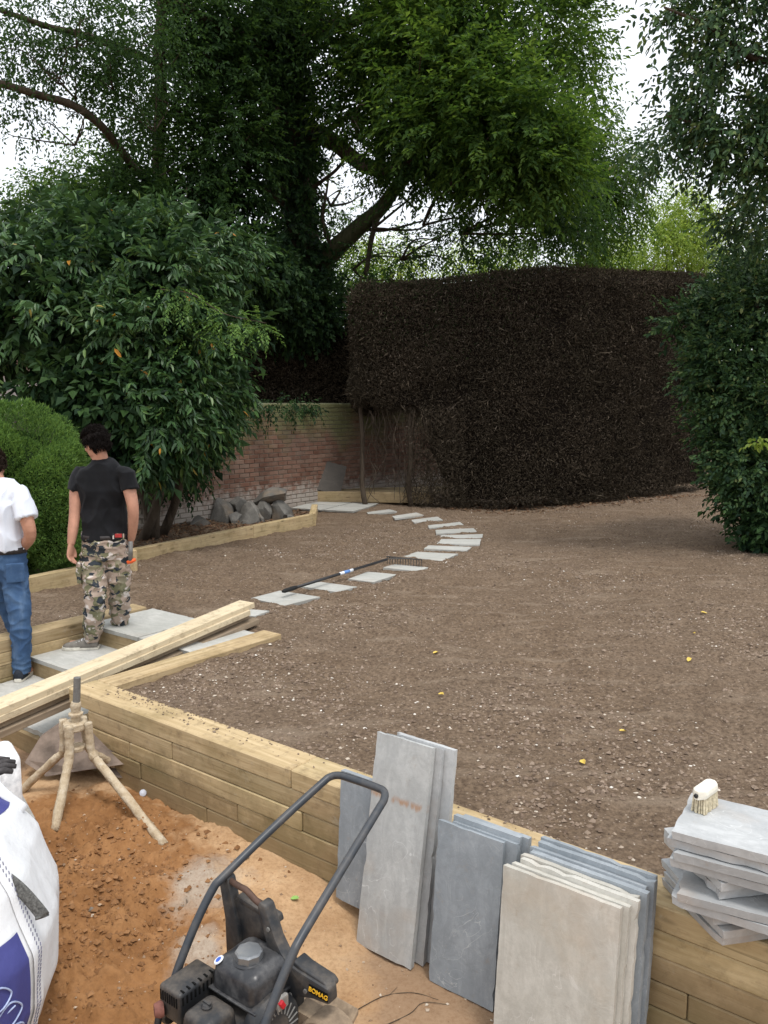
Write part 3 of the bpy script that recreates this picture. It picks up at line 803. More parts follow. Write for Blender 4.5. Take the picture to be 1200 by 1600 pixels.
for i, (da, h, mt, lb) in enumerate([(.045, .93, 'stone_grey', 'hindmost tall slab against the sleeper wall'), (.075, .94, 'stone_grey', 'third tall slab from the front of the narrow stack'),
                                 (.03, .945, 'stone_grey', 'second tall slab from the front of the narrow stack'), (0, .955, 'stone_streak', 'front tall grey slab with rusty streak leaning on the sleepers')]):
    lean('stone_slab', 2.505 + da, .30, -.045 - .033 * i + (.02 if i < 3 else 0), h, .027, -.575, .03 - .03 * i + .07, MAT[mt], lb, 'tall slabs leaning on the sleeper wall', jit(.006))
for i, (da, h, lb) in enumerate([(.07, .70, 'hindmost slab of the middle blue-grey stack'), (.045, .705, 'third slab from the front of the middle blue-grey stack'), (.05, .69, 'second slab from the front of the middle blue-grey stack'), (.0, .69, 'front blue-grey slab of the middle stack with pale scratches')]):
    lean('stone_slab', 2.895 + da, .31, -.06 - .028 * i, h, .025, -.575, -.005 - .024 * i, MAT['stone_blue'], lb, 'blue-grey slabs leaning on the sleeper wall', jit(.008))
tl = ['hindmost blue-grey slab of the wide tan stack', 'second slab from the wall in the wide tan stack', 'third slab from the wall in the wide tan stack', 'fourth slab from the wall in the wide tan stack',
      'fourth slab from the front of the wide tan stack', 'third slab from the front of the wide tan stack', 'second slab from the front of the wide tan stack', 'front tan slab of the wide stack with smooth cream face']
for i, lb in enumerate(tl):
    blue = i < 4
    lean('stone_slab', 3.285 + [.045, .05, .03, .045, .02, .035, .015, 0][i], .455, -.075 - .031 * i, .735 - .004 * i + jit(.006), .027, -.585, -.012 - .030 * i, MAT['stone_blue' if blue else 'stone_tan'], lb, 'slabs of the wide stack leaning on the sleeper wall', jit(.008))

# ---------------------------------------------------------------- flat pile of slabs with a brush
rots = [40, 41, 37, 1, 6, 38, 40, 1, 3, 0, 2]
names = ['bottom slab of the flat pile on the sleeper wall', 'second slab up in the flat pile', 'third slab up in the flat pile, its corner jutting out', 'fourth slab up in the flat pile, laid square', 'fifth slab up in the flat pile',
         'sixth slab up in the flat pile, laid askew', 'seventh slab up in the flat pile, laid askew', 'fourth slab from the top of the flat pile', 'third slab from the top of the flat pile', 'second slab from the top of the flat pile', 'topmost slab of the flat pile with the brush on it']
z = .034
for i, (r_, nm) in enumerate(zip(rots, names)):
    T = .029
    if r_ > 20:
        c = G(4.085 + jit(.012), .225 + jit(.012)); L_, W_ = .6, .37
        ax = (E1 * math.cos(R(r_ + 9)) + E2 * math.sin(R(r_ + 9)))
    else:
        c = G([4.13, 4.14, 4.15][i % 3] + (.02 if i < 5 else 0), .045 + jit(.01)); L_, W_ = .6, .33
        ax = (E1 * math.cos(R(r_ + 4)) + E2 * math.sin(R(r_ + 4)))
    put_slab('stone_slab', slab_mesh(L_, W_, T, seed(), rough=.002, chip=.008), MAT['stone_grey'], Matrix.Translation((c.x, c.y, z + T / 2 + .002)) @ axes(ax).to_4x4(), nm, 'slabs in the flat pile on the sleeper wall')
    z += T + .0042
PZ = z - .001
MAT['bristle'] = flat('bristle', (.55, .48, .34), .9, .1, var=.35, nscale=90)
MAT['brush_wood'] = flat('brush_wood', (.74, .70, .60), .7, .2, var=.12, nscale=25)
bx = thing('hand_brush', 'small cream scrubbing brush standing on the slab pile', 'brush', G(3.90, .085, PZ), R(44))
mb = MB(); mb.loft([[Vector((x, y * w_, zz)) for x, y in ((-.066, -.3), (-.04, -1), (.05, -1), (.062, -.5), (.062, .5), (.05, 1), (-.04, 1), (-.066, .3))] for zz, w_ in ((.055, .024), (.07, .026), (.084, .024), (.09, .017))])
mb.build('handle', MAT['brush_wood'], bx, bevel=.004)
mb = MB()
for i in range(13):
    for j in range(6):
        x = -.044 + i * .008; y = -.019 + j * .0076
        mb.tube([(x, y, .057), (x * 1.05 + jit(.004), y * 1.15 + jit(.003), .001)], [.0032, .0042], 5)
mb.build('bristles', MAT['bristle'], bx)
mb = MB(); mb.tube([(-.064, 0, .072), (-.071, 0, .07)], .008, 8); mb.build('hanging_hole', flat('black_hole', (.03, .03, .03)), bx)

# ================================================================ rake
MAT['black_tube'] = flat('black_tube', (.022, .022, .024), .45, .4, bump=0)
MAT['dark_steel'] = flat('dark_steel', (.06, .055, .05), .5, .5, .5)
rk = thing('garden_rake', 'long black-handled garden rake lying along the stepping stones', 'rake', (-.4, 8.5, 0))
ro = Vector((-.4, 8.5, 0)); p0 = Vector((-.955, 7.74, .05)); p1 = Vector((.03, 9.22, .075)); dr = (p1 - p0).normalized()
mb = MB(); mb.tube([p0 - ro, p1 - ro], .0145, 10); mb.build('handle', MAT['black_tube'], rk, smooth=True)
mb = MB(); mb.tube([p0 - ro - dr * .02, p0 - ro + dr * .01, p0 - ro + dr * .16, p0 - ro + dr * .19], [.012, .021, .021, .016], 10); mb.build('grip', flat('grip_rubber', (.012, .012, .012), .7), rk, smooth=True)
q = p0 + (p1 - p0) * .50
mb = MB(); mb.tube([q - ro, q - ro + dr * .23], .0165, 10); st_ = mb.build('sticker', flat('sticker_white', (.72, .75, .8), .5), rk, smooth=True)
mb = MB(); mb.tube([q - ro + dr * .07, q - ro + dr * .17], .0172, 10); mb.build('sticker_band', flat('sticker_blue', (.12, .25, .55), .5), st_, smooth=True)
h0 = Vector((.03, 9.40, .075)); h1 = Vector((.43, 9.20, .075)); hm = (h0 + h1) / 2
mb = MB(); mb.tube([h0 - ro, h1 - ro], .008, 6); mb.build('head_bar', MAT['dark_steel'], rk)
mb = MB(); mb.tube(smooth_path([p1 - ro, p1 - ro + dr * .05, (h0 * .7 + h1 * .3) - ro]), .006, 6); mb.tube(smooth_path([p1 - ro, p1 - ro + dr * .04, (h0 * .35 + h1 * .65) - ro]), .006, 6); mb.build('bow', MAT['dark_steel'], rk)
for i in range(14):
    p = h0 + (h1 - h0) * (i + .2) / 13.4 - ro
    mb = MB(); mb.tube([p, p + Vector((.002, -.008, -.04)), p + Vector((.0, -.02, -.078))], [.0055, .005, .003], 5); mb.build('tine', MAT['dark_steel'], rk)

# ================================================================ prop tripod crusted with mortar
def _crust():
    m = NB('mortar_crust', .95, .1); v = m.co('Object'); n1 = m.noise(v, 22, 5, .65); n2 = m.noise(v, 70, 4, .7)
    c = m.ramp(n1, [(.3, (.36, .27, .17)), (.55, (.50, .41, .29)), (.75, (.58, .52, .42))]); m.col(c)
    m.bump(m.math('ADD', n1, m.math('MULTIPLY', n2, .6)), .9, .012); return m.m
MAT['crust'] = _crust()
MAT['galv'] = flat('dull_steel', (.17, .165, .155), .6, .4, .3)
MAT['rust'] = flat('rusty_plate', (.20, .155, .125), .85, .2, .1, var=.45, nscale=9)
tp = thing('prop_tripod', 'mortar-crusted steel tripod base standing in the damp sand', 'tripod', (-1.79, 4.6, -.45))
tO = Vector((-1.79, 4.6, -.45))
def crusty(path, r, name, parent, n=9, steps=9, amp=.0045):
    pth = smooth_path(path, steps); mb_ = MB(); mb_.tube([Vector(p) - tO for p in pth], [r * (1 + .16 * mnoise.noise(Vector(p) * 30)) for p in pth], n)
    me_ = mb_.mesh(name)
    for v in me_.vertices:
        v.co += Vector((mnoise.noise(v.co * 45), mnoise.noise(v.co * 45 + Vector((9, 0, 0))), mnoise.noise(v.co * 45 + Vector((0, 9, 0))))) * amp
    me_.polygons.foreach_set('use_smooth', np.ones(len(me_.polygons), dtype=bool))
    return mesh_obj(name, me_, MAT['crust'], parent)
crusty([(-1.87, 4.63, .0), (-1.872, 4.63, -.10), (-1.885, 4.635, -.20), (-1.95, 4.64, -.26), (-2.16, 4.66, -.46)], .0235, 'leg', tp)
crusty([(-1.80, 4.53, .0), (-1.80, 4.53, -.10), (-1.80, 4.51, -.18), (-1.795, 4.44, -.26), (-1.775, 4.20, -.46)], .026, 'leg', tp)
crusty([(-1.71, 4.59, .0), (-1.705, 4.585, -.10), (-1.685, 4.57, -.19), (-1.60, 4.51, -.25), (-1.15, 4.09, -.48)], .025, 'leg', tp)
crusty([(-1.77, 4.68, .0), (-1.765, 4.69, -.12), (-1.75, 4.71, -.22), (-1.70, 4.76, -.29), (-1.58, 4.90, -.46)], .022, 'leg', tp)
mb = MB(); mb.lathe((0, 0, .405), [(.062, 0), (.068, .008), (.066, .04), (.055, .048)], 14)
mb.build('hub', MAT['crust'], tp)
mb = MB(); mb.lathe((0, 0, .28), [(.05, 0), (.055, .005), (.055, .02), (.05, .025)], 14); mb.build('lower_ring', MAT['crust'], tp)
crusty([(-1.785, 4.6, -.02), (-1.782, 4.6, .06), (-1.777, 4.6, .12)], .027, 'collar', tp)
mb = MB(); mb.lathe((.008, 0, .49), [(.04, 0), (.042, .012), (.03, .018)], 12); mb.build('flange', MAT['crust'], tp)
mb = MB(); mb.tube([(.01, 0, .53), (.018, 0, .60), (.026, 0, .715)], [.021, .021, .020], 12); mb.tube([(.026, 0, .714), (.0262, 0, .716)], [.015, .014], 12); mb.build('stub_pole', MAT['galv'], tp, auto=40)

# rusty plates behind it
def thick_poly(mbx, pts, t):
    n = len(pts); t = Vector(t); mbx.add([Vector(p) for p in pts] + [Vector(p) + t for p in pts], [tuple(range(n)), tuple(range(2 * n - 1, n - 1, -1))] + [((k + 1) % n, k, n + k, n + (k + 1) % n) for k in range(n)])
mb = MB(); thick_poly(mb, [at(38, 1192, 4.86), at(62, 1153, 4.98), at(100, 1126, 5.06), at(152, 1146, 4.92), at(198, 1194, 4.74), at(118, 1206, 4.76), at(72, 1214, 4.80)], (.004, .018, .012))
tag(mb.build('rusty_plate', MAT['rust'], None, bevel=.004, seg=1), 'bent rusty steel plate propped behind the mortar-crusted tripod', 'steel plate')
mb = MB(); thick_poly(mb, [at(155, 1198, 4.80), at(175, 1163, 4.96), at(218, 1208, 4.80), at(190, 1216, 4.76), at(160, 1212, 4.76)], (.006, .018, .012))
tag(mb.build('rusty_plate', MAT['rust'], None, bevel=.004, seg=1), 'small rusty steel offcut beneath the edge of the bent plate', 'steel plate')

# ================================================================ bulk bag
def _bagmat(name, c, wv=.12):
    m = NB(name, .6, .3); v = m.co('Object'); n1 = m.noise(v, 5, 4, .6)
    c1 = m.mix(m.ramp(n1, [(.4, 0), (.75, .4)]), c, tuple(x * .84 for x in c)); m.col(c1)
    wvn = m.n('TexWave'); m.put(wvn.inputs['Vector'], v); wvn.inputs['Scale'].default_value = 90; wvn.bands_direction = 'Z'
    m.bump(m.math('ADD', m.math('MULTIPLY', m.noise(v, 9, 4, .6), 1.2), m.math('MULTIPLY', wvn.outputs[0], .06)), .5, .02); return m.m
MAT['bag_white'] = _bagmat('bag_white', (.70, .71, .725)); MAT['bag_blue'] = _bagmat('bag_blue', (.055, .06, .22))
MAT['dark_strap'] = flat('dark_strap', (.10, .10, .095), .8, .2, var=.6, nscale=120)
BG = Vector((-1.80, 2.74, -.46))
def bag_pt(th, t, off=0):
    """t 0 bottom .. 1 top rim"""
    prof = np.interp(t, [0, .08, .3, .55, .8, .93, 1.0], [.43, .53, .59, .595, .52, .44, .36])
    c, s = math.cos(th - R(20)), math.sin(th - R(20)); se = (abs(c) ** 3.2 + abs(s) ** 3.2) ** (-1 / 3.2)
    se = 1 + (se - 1) * .55
    r = prof * se; z = t * .80
    p = Vector((math.cos(th) * r, math.sin(th) * r, z))
    f = .018 * mnoise.noise(Vector((math.cos(th) * 3, math.sin(th) * 3, z * 3.5))) + .022 * (t ** 2) * math.sin(th * 9 + z * 4) + .009 * mnoise.noise(Vector((math.cos(th) * 14, math.sin(th) * 14, z * 5)))
    return p + Vector((math.cos(th), math.sin(th), 0)) * (f + off) + Vector((0, 0, .03 * t * math.sin(th * 2 + 1)))
bag = thing('bulk_bag', 'white woven bulk bag with dark blue printed panel on the sand', 'bulk bag', BG)
NT_, NZ = 120, 46; V = []; Fq = []
for j in range(NZ):
    for i in range(NT_): V.append(bag_pt(2 * math.pi * i / NT_, j / (NZ - 1)))
for j in range(NZ - 1):
    for i in range(NT_): Fq.append((j * NT_ + i, j * NT_ + (i + 1) % NT_, (j + 1) * NT_ + (i + 1) % NT_, (j + 1) * NT_ + i))
k0 = len(V)
for i in range(NT_):
    p = V[(NZ - 1) * NT_ + i]; V.append(Vector((p.x * .82, p.y * .82, p.z - .05)))
for i in range(NT_):
    p = V[(NZ - 1) * NT_ + i]; V.append(Vector((p.x * .3, p.y * .3, p.z - .10)))
V.append(Vector((0, 0, .70)))
for i in range(NT_):
    n1 = (i + 1) % NT_
    Fq += [((NZ - 1) * NT_ + i, (NZ - 1) * NT_ + n1, k0 + n1, k0 + i), (k0 + i, k0 + n1, k0 + NT_ + n1, k0 + NT_ + i), (k0 + NT_ + i, k0 + NT_ + n1, len(V) - 1)]
mb = MB(); mb.add(V, Fq); mb.build('bag_body', MAT['bag_white'], bag, smooth=True)
def bag_patch(th0, th1, t0, t1, off, mat, name, parent, nt_=40, nz=30):
    m_ = MB(); rows = []
    V_ = [bag_pt(th0 + (th1 - th0) * i / nt_, t0 + (t1 - t0) * j / nz, off) for j in range(nz + 1) for i in range(nt_ + 1)]
    F_ = [(j * (nt_ + 1) + i, j * (nt_ + 1) + i + 1, (j + 1) * (nt_ + 1) + i + 1, (j + 1) * (nt_ + 1) + i) for j in range(nz) for i in range(nt_)]
    m_.add(V_, F_); return m_.build(name, mat, parent, smooth=True)
panel = bag_patch(R(-85), R(-17), .12, .66, .004, MAT['bag_blue'], 'printed_panel', bag)
bag_patch(R(-80), R(60), .955, 1.0, .005, MAT['bag_blue'], 'top_hem', bag)
bag_patch(R(-15.5), R(-9.5), .03, .95, .007, MAT['bag_white'], 'seam_webbing', bag, 8, 40)
mb = MB()
for sgn in (0, 1):
    for i in range(46):
        t = .06 + .019 * i; th = R(-13 + sgn * 1.6)
        mb.tube([bag_pt(th, t, .0085), bag_pt(th + R(.5), t + .010, .0085)], .0019, 4)
mb.build('stitching', flat('stitch_grey', (.16, .16, .22), .9), bag)
# hand-painted loops on the panel
MAT['paint_pale'] = flat('pale_blue_paint', (.35, .42, .62), .7)
def scrib(pts, r=.0032):
    m_.tube(smooth_path([bag_pt(R(th - 13), t, .0075) for th, t in pts], 6), r, 5)
m_ = MB()
scrib([(-22, .47), (-17, .55), (-12, .49), (-16, .45), (-21, .48)])
scrib([(-19, .39), (-13, .45), (-8, .38), (-14, .345), (-19, .39), (-11, .42)])
scrib([(-20, .31), (-11, .33), (-7, .28), (-13, .25), (-19, .28), (-9, .31)])
scrib([(-24, .19), (-16, .22), (-8, .225), (-6.5, .17), (-12, .15)])
m_.build('painted_scrawl', MAT['paint_pale'], panel)
m_ = MB()
for i in range(30): m_.tube([bag_pt(R(-83 + i * 2.2), .135, .007), bag_pt(R(-82 + i * 2.2), .136, .007)], .0022, 4)
m_.build('hem_stitching', flat('stitch_white', (.75, .76, .8), .9), panel)
def ribbon(name, pts, wd, side, mat, parent=None, th=.004, n=6):
    m_ = MB(); m_.tube(smooth_path(pts, n), wd / 2, 10, side=side, ell=[th] * ((len(pts) - 1) * n + 1)); return m_.build(name, mat, parent, smooth=True)
ribbon('lifting_loop', [bag_pt(R(-12), .16, .012), bag_pt(R(-8), .08, .03), Vector((.60, -.06, .02)), Vector((.66, -.12, .016)), Vector((.74, -.18, .014))], .032, (0, 1, .2), MAT['bag_white'], bag)
ribbon('lifting_loop', [bag_pt(R(32), .9, .012), bag_pt(R(34), 1.0, .04), bag_pt(R(42), 1.06, .03), bag_pt(R(52), .98, .03), bag_pt(R(54), .88, .01)], .04, (0, .7, .7), MAT['bag_white'], bag)
stp_ = ribbon('webbing_strap', [at(-45, 1335, 2.70), at(-5, 1362, 2.66), at(30, 1388, 2.62), at(62, 1424, 2.60), at(66, 1434, 2.60)], .046, (.5, .2, .9), MAT['dark_strap'], None, .004)
tag(stp_, 'stiff dark woven strap end jutting over the white bulk bag', 'strap')
# things behind the bag
mb = MB(); mb.box((0, 0, .16), (.34, .26, .32)); o = mb.build('white_tub', flat('white_plastic', (.8, .82, .84), .4), None, bevel=.035, seg=3, auto=40)
o.location = (-1.98, 3.86, -.19 + .0); o.rotation_euler = (0, 0, .6); tag(o, 'white plastic container standing behind the bulk bag', 'container')
sup = MB(); sup.box((0, 0, 0), (.42, .34, .26)); s_ = sup.build('concrete_block', flat('block_grey', (.3, .29, .27), .9), None, bevel=.006); s_.location = (-1.98, 3.86, -.32); s_.rotation_euler = (0, 0, .6); tag(s_, 'grey concrete block under the white plastic container', 'block')
gl = MB()
for k, (dx, dy, l) in enumerate([(-.035, 0, .085), (-.012, .005, .1), (.012, .004, .095), (.034, -.002, .075)]):
    gl.tube([(dx, .05, .02), (dx * 1.2, .05 + l * .6, .03), (dx * 1.3, .05 + l, .012)], [.014, .014, .010], 8)
gl.tube([(.04, .0, .02), (.075, .03, .024), (.085, .06, .012)], [.016, .015, .010], 8)
gl.tube([(0, -.06, .022), (0, 0, .026), (0, .06, .022)], [.05, .052, .046], 12, side=(1, 0, 0), ell=[.02, .022, .016])
gp = gl.build('work_glove', flat('glove_dark', (.05, .045, .045), .8, var=.5, nscale=40), None, smooth=True)
gp.location = (-1.63, 3.15, .335); gp.rotation_euler = (.1, .2, -.9); tag(gp, 'grubby dark work glove lying on the rim of the bulk bag', 'glove')
# ================================================================ plate compactor
def _dusty(name, c, dust=(.34, .27, .2), amount=.6, rough=.5, metal=0.0):
    m = NB(name, rough, .45); v = m.co('Object'); n1 = m.noise(v, 10, 6, .65); n2 = m.noise(v, 60, 4, .7)
    nz = m.sep(m.n('NewGeometry').outputs['Normal'])[2]
    f = m.math('ADD', n1, m.math('MULTIPLY', nz, .06))
    k = m.ramp(f, [(.46, 0), (.66, amount)]); m.col(m.mix(m.math('MULTIPLY', k, m.ramp(n2, [(.3, .4), (.6, 1)])), c, dust))
    m.rough(m.mix(k, (rough,) * 3, (.9,) * 3)); m.b.inputs['Metallic'].default_value = metal
    m.bump(m.noise(v, 120, 3, .6), .12, .002); return m.m
MAT['plastic_black'] = _dusty('black_plastic', (.016, .017, .019), amount=.2, rough=.42)
MAT['frame_black'] = _dusty('frame_black', (.022, .024, .027), amount=.22, rough=.45)
MAT['handle_paint'] = _dusty('handle_paint', (.032, .038, .046), amount=.12, rough=.38)
MAT['tank_paint'] = _dusty('tank_paint', (.022, .023, .026), dust=(.26, .25, .24), amount=.3, rough=.3)
MAT['cap_metal'] = _dusty('cap_metal', (.24, .25, .26), dust=(.32, .3, .27), amount=.5, rough=.38, metal=.7)
MAT['mud'] = _dusty('dusty_guard', (.17, .125, .085), dust=(.36, .27, .18), amount=.8, rough=.9)
MAT['rust_bar'] = flat('rusty_bar', (.10, .06, .045), .7, .3, .3)
AC = Vector((.8, -.6, 0)); 
pc = thing('plate_compactor', 'black petrol plate compactor with tall looped handle on the sand', 'compactor', (-.5, 2.62, -.475), math.atan2(AC.y, AC.x))
# base plate with upturned ends and the exciter
mb = MB(); mb.loft([[Vector((x, y, z)) for x, z in ((-.24, zz), (.24, zz), (.24, zz + .022), (-.24, zz + .022))] for y, zz in ((-.36, .07), (-.27, .012), (.25, .012), (.36, .09))])
mb.build('base_plate', MAT['mud'], pc, bevel=.004)
mb = MB(); mb.box((.02, .14, .10), (.3, .2, .14)); mb.build('exciter', MAT['mud'], pc, bevel=.02)
mb = MB(); mb.box((0.02, -.03, .155), (.40, .36, .02)); mb.build('engine_deck', MAT['frame_black'], pc, bevel=.004)
mb = MB(); mb.box((.03, -.01, .22), (.22, .2, .12))
for k in range(5): mb.box((-.085, -.02, .19 + k * .022), (.12, .17, .008))
mb.build('engine_block', MAT['frame_black'], pc, bevel=.006)
# fuel tank
def rbox(c, s, r, name, mat, parent, seg=4, taper=1.0):
    m_ = MB(); m_.box(c, s, taper=taper); return m_.build(name, mat, parent, bevel=r, seg=seg, auto=50)
tank = rbox((.035, .035, .362), (.235, .215, .13), .042, 'fuel_tank', MAT['tank_paint'], pc, 5, .88)
mb = MB(); mb.box((.035, .035, .322), (.246, .226, .008)); mb.build('tank_seam', MAT['tank_paint'], tank, bevel=.003)
cap = MB(); rings = []
for zz, rr in ((.425, .042), (.430, .047), (.452, .046), (.458, .041), (.459, .0)):
    rings.append([Vector((.04 + math.cos(2 * math.pi * k / 32) * rr * (1 + .045 * math.cos(8 * 2 * math.pi * k / 32)), .012 + math.sin(2 * math.pi * k / 32) * rr * (1 + .045 * math.cos(8 * 2 * math.pi * k / 32)), zz)) for k in range(32)])
cap.loft(rings); cap.build('fuel_cap', MAT['cap_metal'], tank, auto=30)
mb = MB(); mb.lathe((.04, .012, .419), [(.053, 0), (.056, .005), (.05, .011)], 24); mb.build('cap_collar', MAT['tank_paint'], tank, auto=40)
m_ = MB(); q = Vector((-.35, -.35, .87)); m_.lathe((-.0475, -.0455, .4145), [(.019, 0), (.017, .003), (.0, .0031)], 18, axis=q); stk = m_.build('tank_sticker', flat('sticker_pale', (.7, .72, .78), .4, bump=0), tank)
m_ = MB(); m_.lathe(Vector((-.0475, -.0455, .4145)) + q.normalized() * .0031, [(.011, 0), (.010, .001), (.0, .0011)], 18, axis=q); m_.build('sticker_mark', flat('sticker_mark_blue', (.05, .12, .5), .4, bump=0), stk)
# muffler with slotted shield
muf = rbox((-.125, -.115, .305), (.11, .17, .115), .014, 'muffler_shield', MAT['plastic_black'], pc, 3)
MAT['black_gap'] = flat('black_gap', (.006, .006, .006), .9, .1, bump=0)
for k in range(9):
    m_ = MB(); m_.box((-.0695, -.185 + k * .0175, .335), (.004, .006, .028)); m_.build('slot', MAT['black_gap'], muf)
for k in range(8):
    m_ = MB(); m_.box((-.165 + k * .0115, -.2002, .33), (.005, .004, .035)); m_.build('slot', MAT['black_gap'], muf)
for k in range(6):
    m_ = MB(); m_.box((-.08, -.178 + k * .025, .3627), (.018, .006, .003)); m_.build('slot', MAT['black_gap'], muf)
m_ = MB(); m_.lathe((-.155, -.20, .28), [(.026, 0), (.028, .012), (.022, .03), (.0, .032)], 10, axis=(-.5, -.85, 0)); m_.build('exhaust_tip', flat('rust_cap', (.16, .065, .05), .8, var=.4), muf, auto=50)
m_ = MB(); m_.tube([(-.17, -.2, .29), (-.175, -.215, .2), (-.175, -.21, .16)], .012, 8); m_.build('exhaust_stay', MAT['frame_black'], muf, smooth=True)
# air filter
af = rbox((.03, -.16, .268), (.15, .15, .15), .026, 'air_filter_cover', MAT['plastic_black'], pc, 4, .84)
m_ = MB(); m_.lathe((.02, -.16, .342), [(.018, 0), (.019, .006), (.014, .014), (.0, .015)], 12); m_.box((.02, -.16, .356), (.032, .008, .009)); m_.build('cover_knob', MAT['frame_black'], af, auto=40)
# recoil starter
rc = MB(); rc.lathe((.135, .0, .245), [(.10, 0), (.105, .02), (.102, .04), (.085, .056), (.04, .06), (.0, .061)], 32, axis=(1, -.15, .12)); rco = rc.build('recoil_starter', MAT['frame_black'], pc, auto=35)
axq = Vector((1, -.15, .12)).normalized().to_track_quat('Z', 'Y')
for k in range(22):
    th = 2 * math.pi * k / 22; m_ = MB(); c0 = Vector((.135, 0, .245))
    m_.tube([c0 + axq @ Vector((math.cos(th) * .045, math.sin(th) * .045, .0605)), c0 + axq @ Vector((math.cos(th + .16) * .083, math.sin(th + .16) * .083, .0585))], .0032, 4); m_.build('vent_rib', MAT['galv'], rco)
m_ = MB(); m_.tube(smooth_path([(.19, -.09, .30), (.22, -.10, .31), (.24, -.10, .29)]), .011, 8); m_.build('pull_grip', MAT['plastic_black'], rco, smooth=True)
# red stop switch
sw = MB(); sw.box((.185, .02, .325), (.018, .05, .045)); swo = sw.build('switch_box', flat('switch_grey', (.3, .28, .25), .7), pc, bevel=.006)
m_ = MB(); m_.box((.197, .008, .330), (.016, .018, .030), rot=Matrix.Rotation(.5, 3, 'X')); m_.build('stop_switch', flat('switch_red', (.55, .02, .03), .45, bump=0), swo, bevel=.004)
# frame: two uprights joined by a web, the right one running into a nose with the maker's plate
def plate(pts, d, y, name, bev=.009):
    m_ = MB(); m_.prism(pts, d, Matrix.Translation((0, y, 0))); return m_.build(name, MAT['frame_black'], pc, bevel=bev, seg=2, auto=40)
plate([(-.235, .565), (-.215, .585), (-.185, .58), (-.165, .50), (-.135, .42), (-.12, .20), (-.20, .20), (-.205, .42)], .045, .145, 'upright')
ur = plate([(.0, .56), (.012, .58), (.04, .575), (.085, .47), (.115, .43), (.145, .405), (.19, .398), (.325, .39), (.33, .335), (.26, .325), (.185, .30), (.165, .16), (.09, .16), (.075, .30), (.045, .43)], .05, .115, 'upright')
plate([(-.17, .50), (.03, .485), (.06, .41), (.07, .33), (-.13, .345), (-.145, .43)], .02, .150, 'web_panel', .005)
plate([(-.16, .515), (.03, .50), (.04, .475), (-.15, .49)], .05, .165, 'web_rail', .006)
m_ = MB(); m_.prism([(.16, .42), (.20, .408), (.30, .399), (.318, .386), (.318, .372), (.16, .38)], .06, Matrix.Translation((0, .13, 0))); m_.build('nose_cover', MAT['frame_black'], pc, bevel=.007, seg=3, auto=40)
for bx_, by_, bz_ in ((.16, .088, .30), (.10, .088, .40), (.06, .088, .50), (.23, .088, .345)):
    m_ = MB(); m_.lathe((bx_, by_, bz_), [(.008, 0), (.008, .006), (.0, .0065)], 6, axis=(0, -1, 0)); m_.build('bolt', MAT['galv'], ur)
m_ = MB(); m_.lathe((.30, .125, .17), [(.0, -.051), (.09, -.05), (.098, -.04), (.098, .04), (.09, .05), (.0, .051)], 28, axis=(0, 1, 0)); m_.box((.25, .125, .17), (.16, .07, .16)); m_.build('belt_guard', MAT['mud'], pc, auto=40)
# rusty lifting bar across the uprights
m_ = MB(); m_.tube(smooth_path([(-.215, .145, .568), (-.17, .14, .562), (-.13, .13, .568), (-.08, .12, .575), (-.035, .12, .555), (.01, .118, .548), (.03, .115, .55)]), .0115, 9); m_.build('lifting_bar', MAT['rust_bar'], pc, smooth=True)
# maker's lettering
lb = MB(); lb.box((.286, .0885, .362), (.082, .003, .030)); lbo = lb.build('name_plate', MAT['black_gap'], ur)
fc = bpy.data.curves.new('lettering', 'FONT'); fc.body = 'BOMAG'; fc.size = .0235; fc.shear = .18; fc.offset = .0006; fc.align_x = 'CENTER'; fc.align_y = 'CENTER'; fc.extrude = .0006
to = bpy.data.objects.new('tmp_text', fc); COL.objects.link(to); bpy.context.view_layer.update()
me = bpy.data.meshes.new_from_object(to.evaluated_get(bpy.context.evaluated_depsgraph_get())); bpy.data.objects.remove(to)
lt = mesh_obj('lettering', me, flat('lettering_yellow', (.78, .45, .03), .5, bump=0, var=.1), lbo); me.name = 'lettering'
me.materials.clear(); me.materials.append(bpy.data.materials['lettering_yellow'])
lt.matrix_local = Matrix.Translation((.286, .0855, .362)) @ Matrix.Rotation(R(90), 4, 'X')
# handle loop
hp = [(-.21, -.13, .17), (-.21, -.115, .29), (-.212, -.02, .44), (-.205, .07, .555), (-.195, .12, .59), (-.165, .35, .69), (-.128, .58, .785), (-.115, .625, .803), (-.085, .645, .81), (-.03, .648, .812), (.10, .648, .812), (.145, .64, .81), (.168, .61, .798), (.178, .56, .78), (.21, .32, .68), (.245, .06, .57), (.252, .0, .53), (.255, -.08, .44), (.255, -.15, .33), (.255, -.18, .17)]
m_ = MB(); pth = smooth_path(hp, 5); m_.tube(pth, .0155, 12); m_.build('handle', MAT['handle_paint'], pc, smooth=True)
for x in (-.21, .255):
    m_ = MB(); m_.lathe((x - .02, -.14, .2), [(.03, 0), (.034, .008), (.034, .03), (.03, .04)], 14, axis=(1, 0, 0)); m_.build('rubber_mount', MAT['plastic_black'], pc, auto=40)
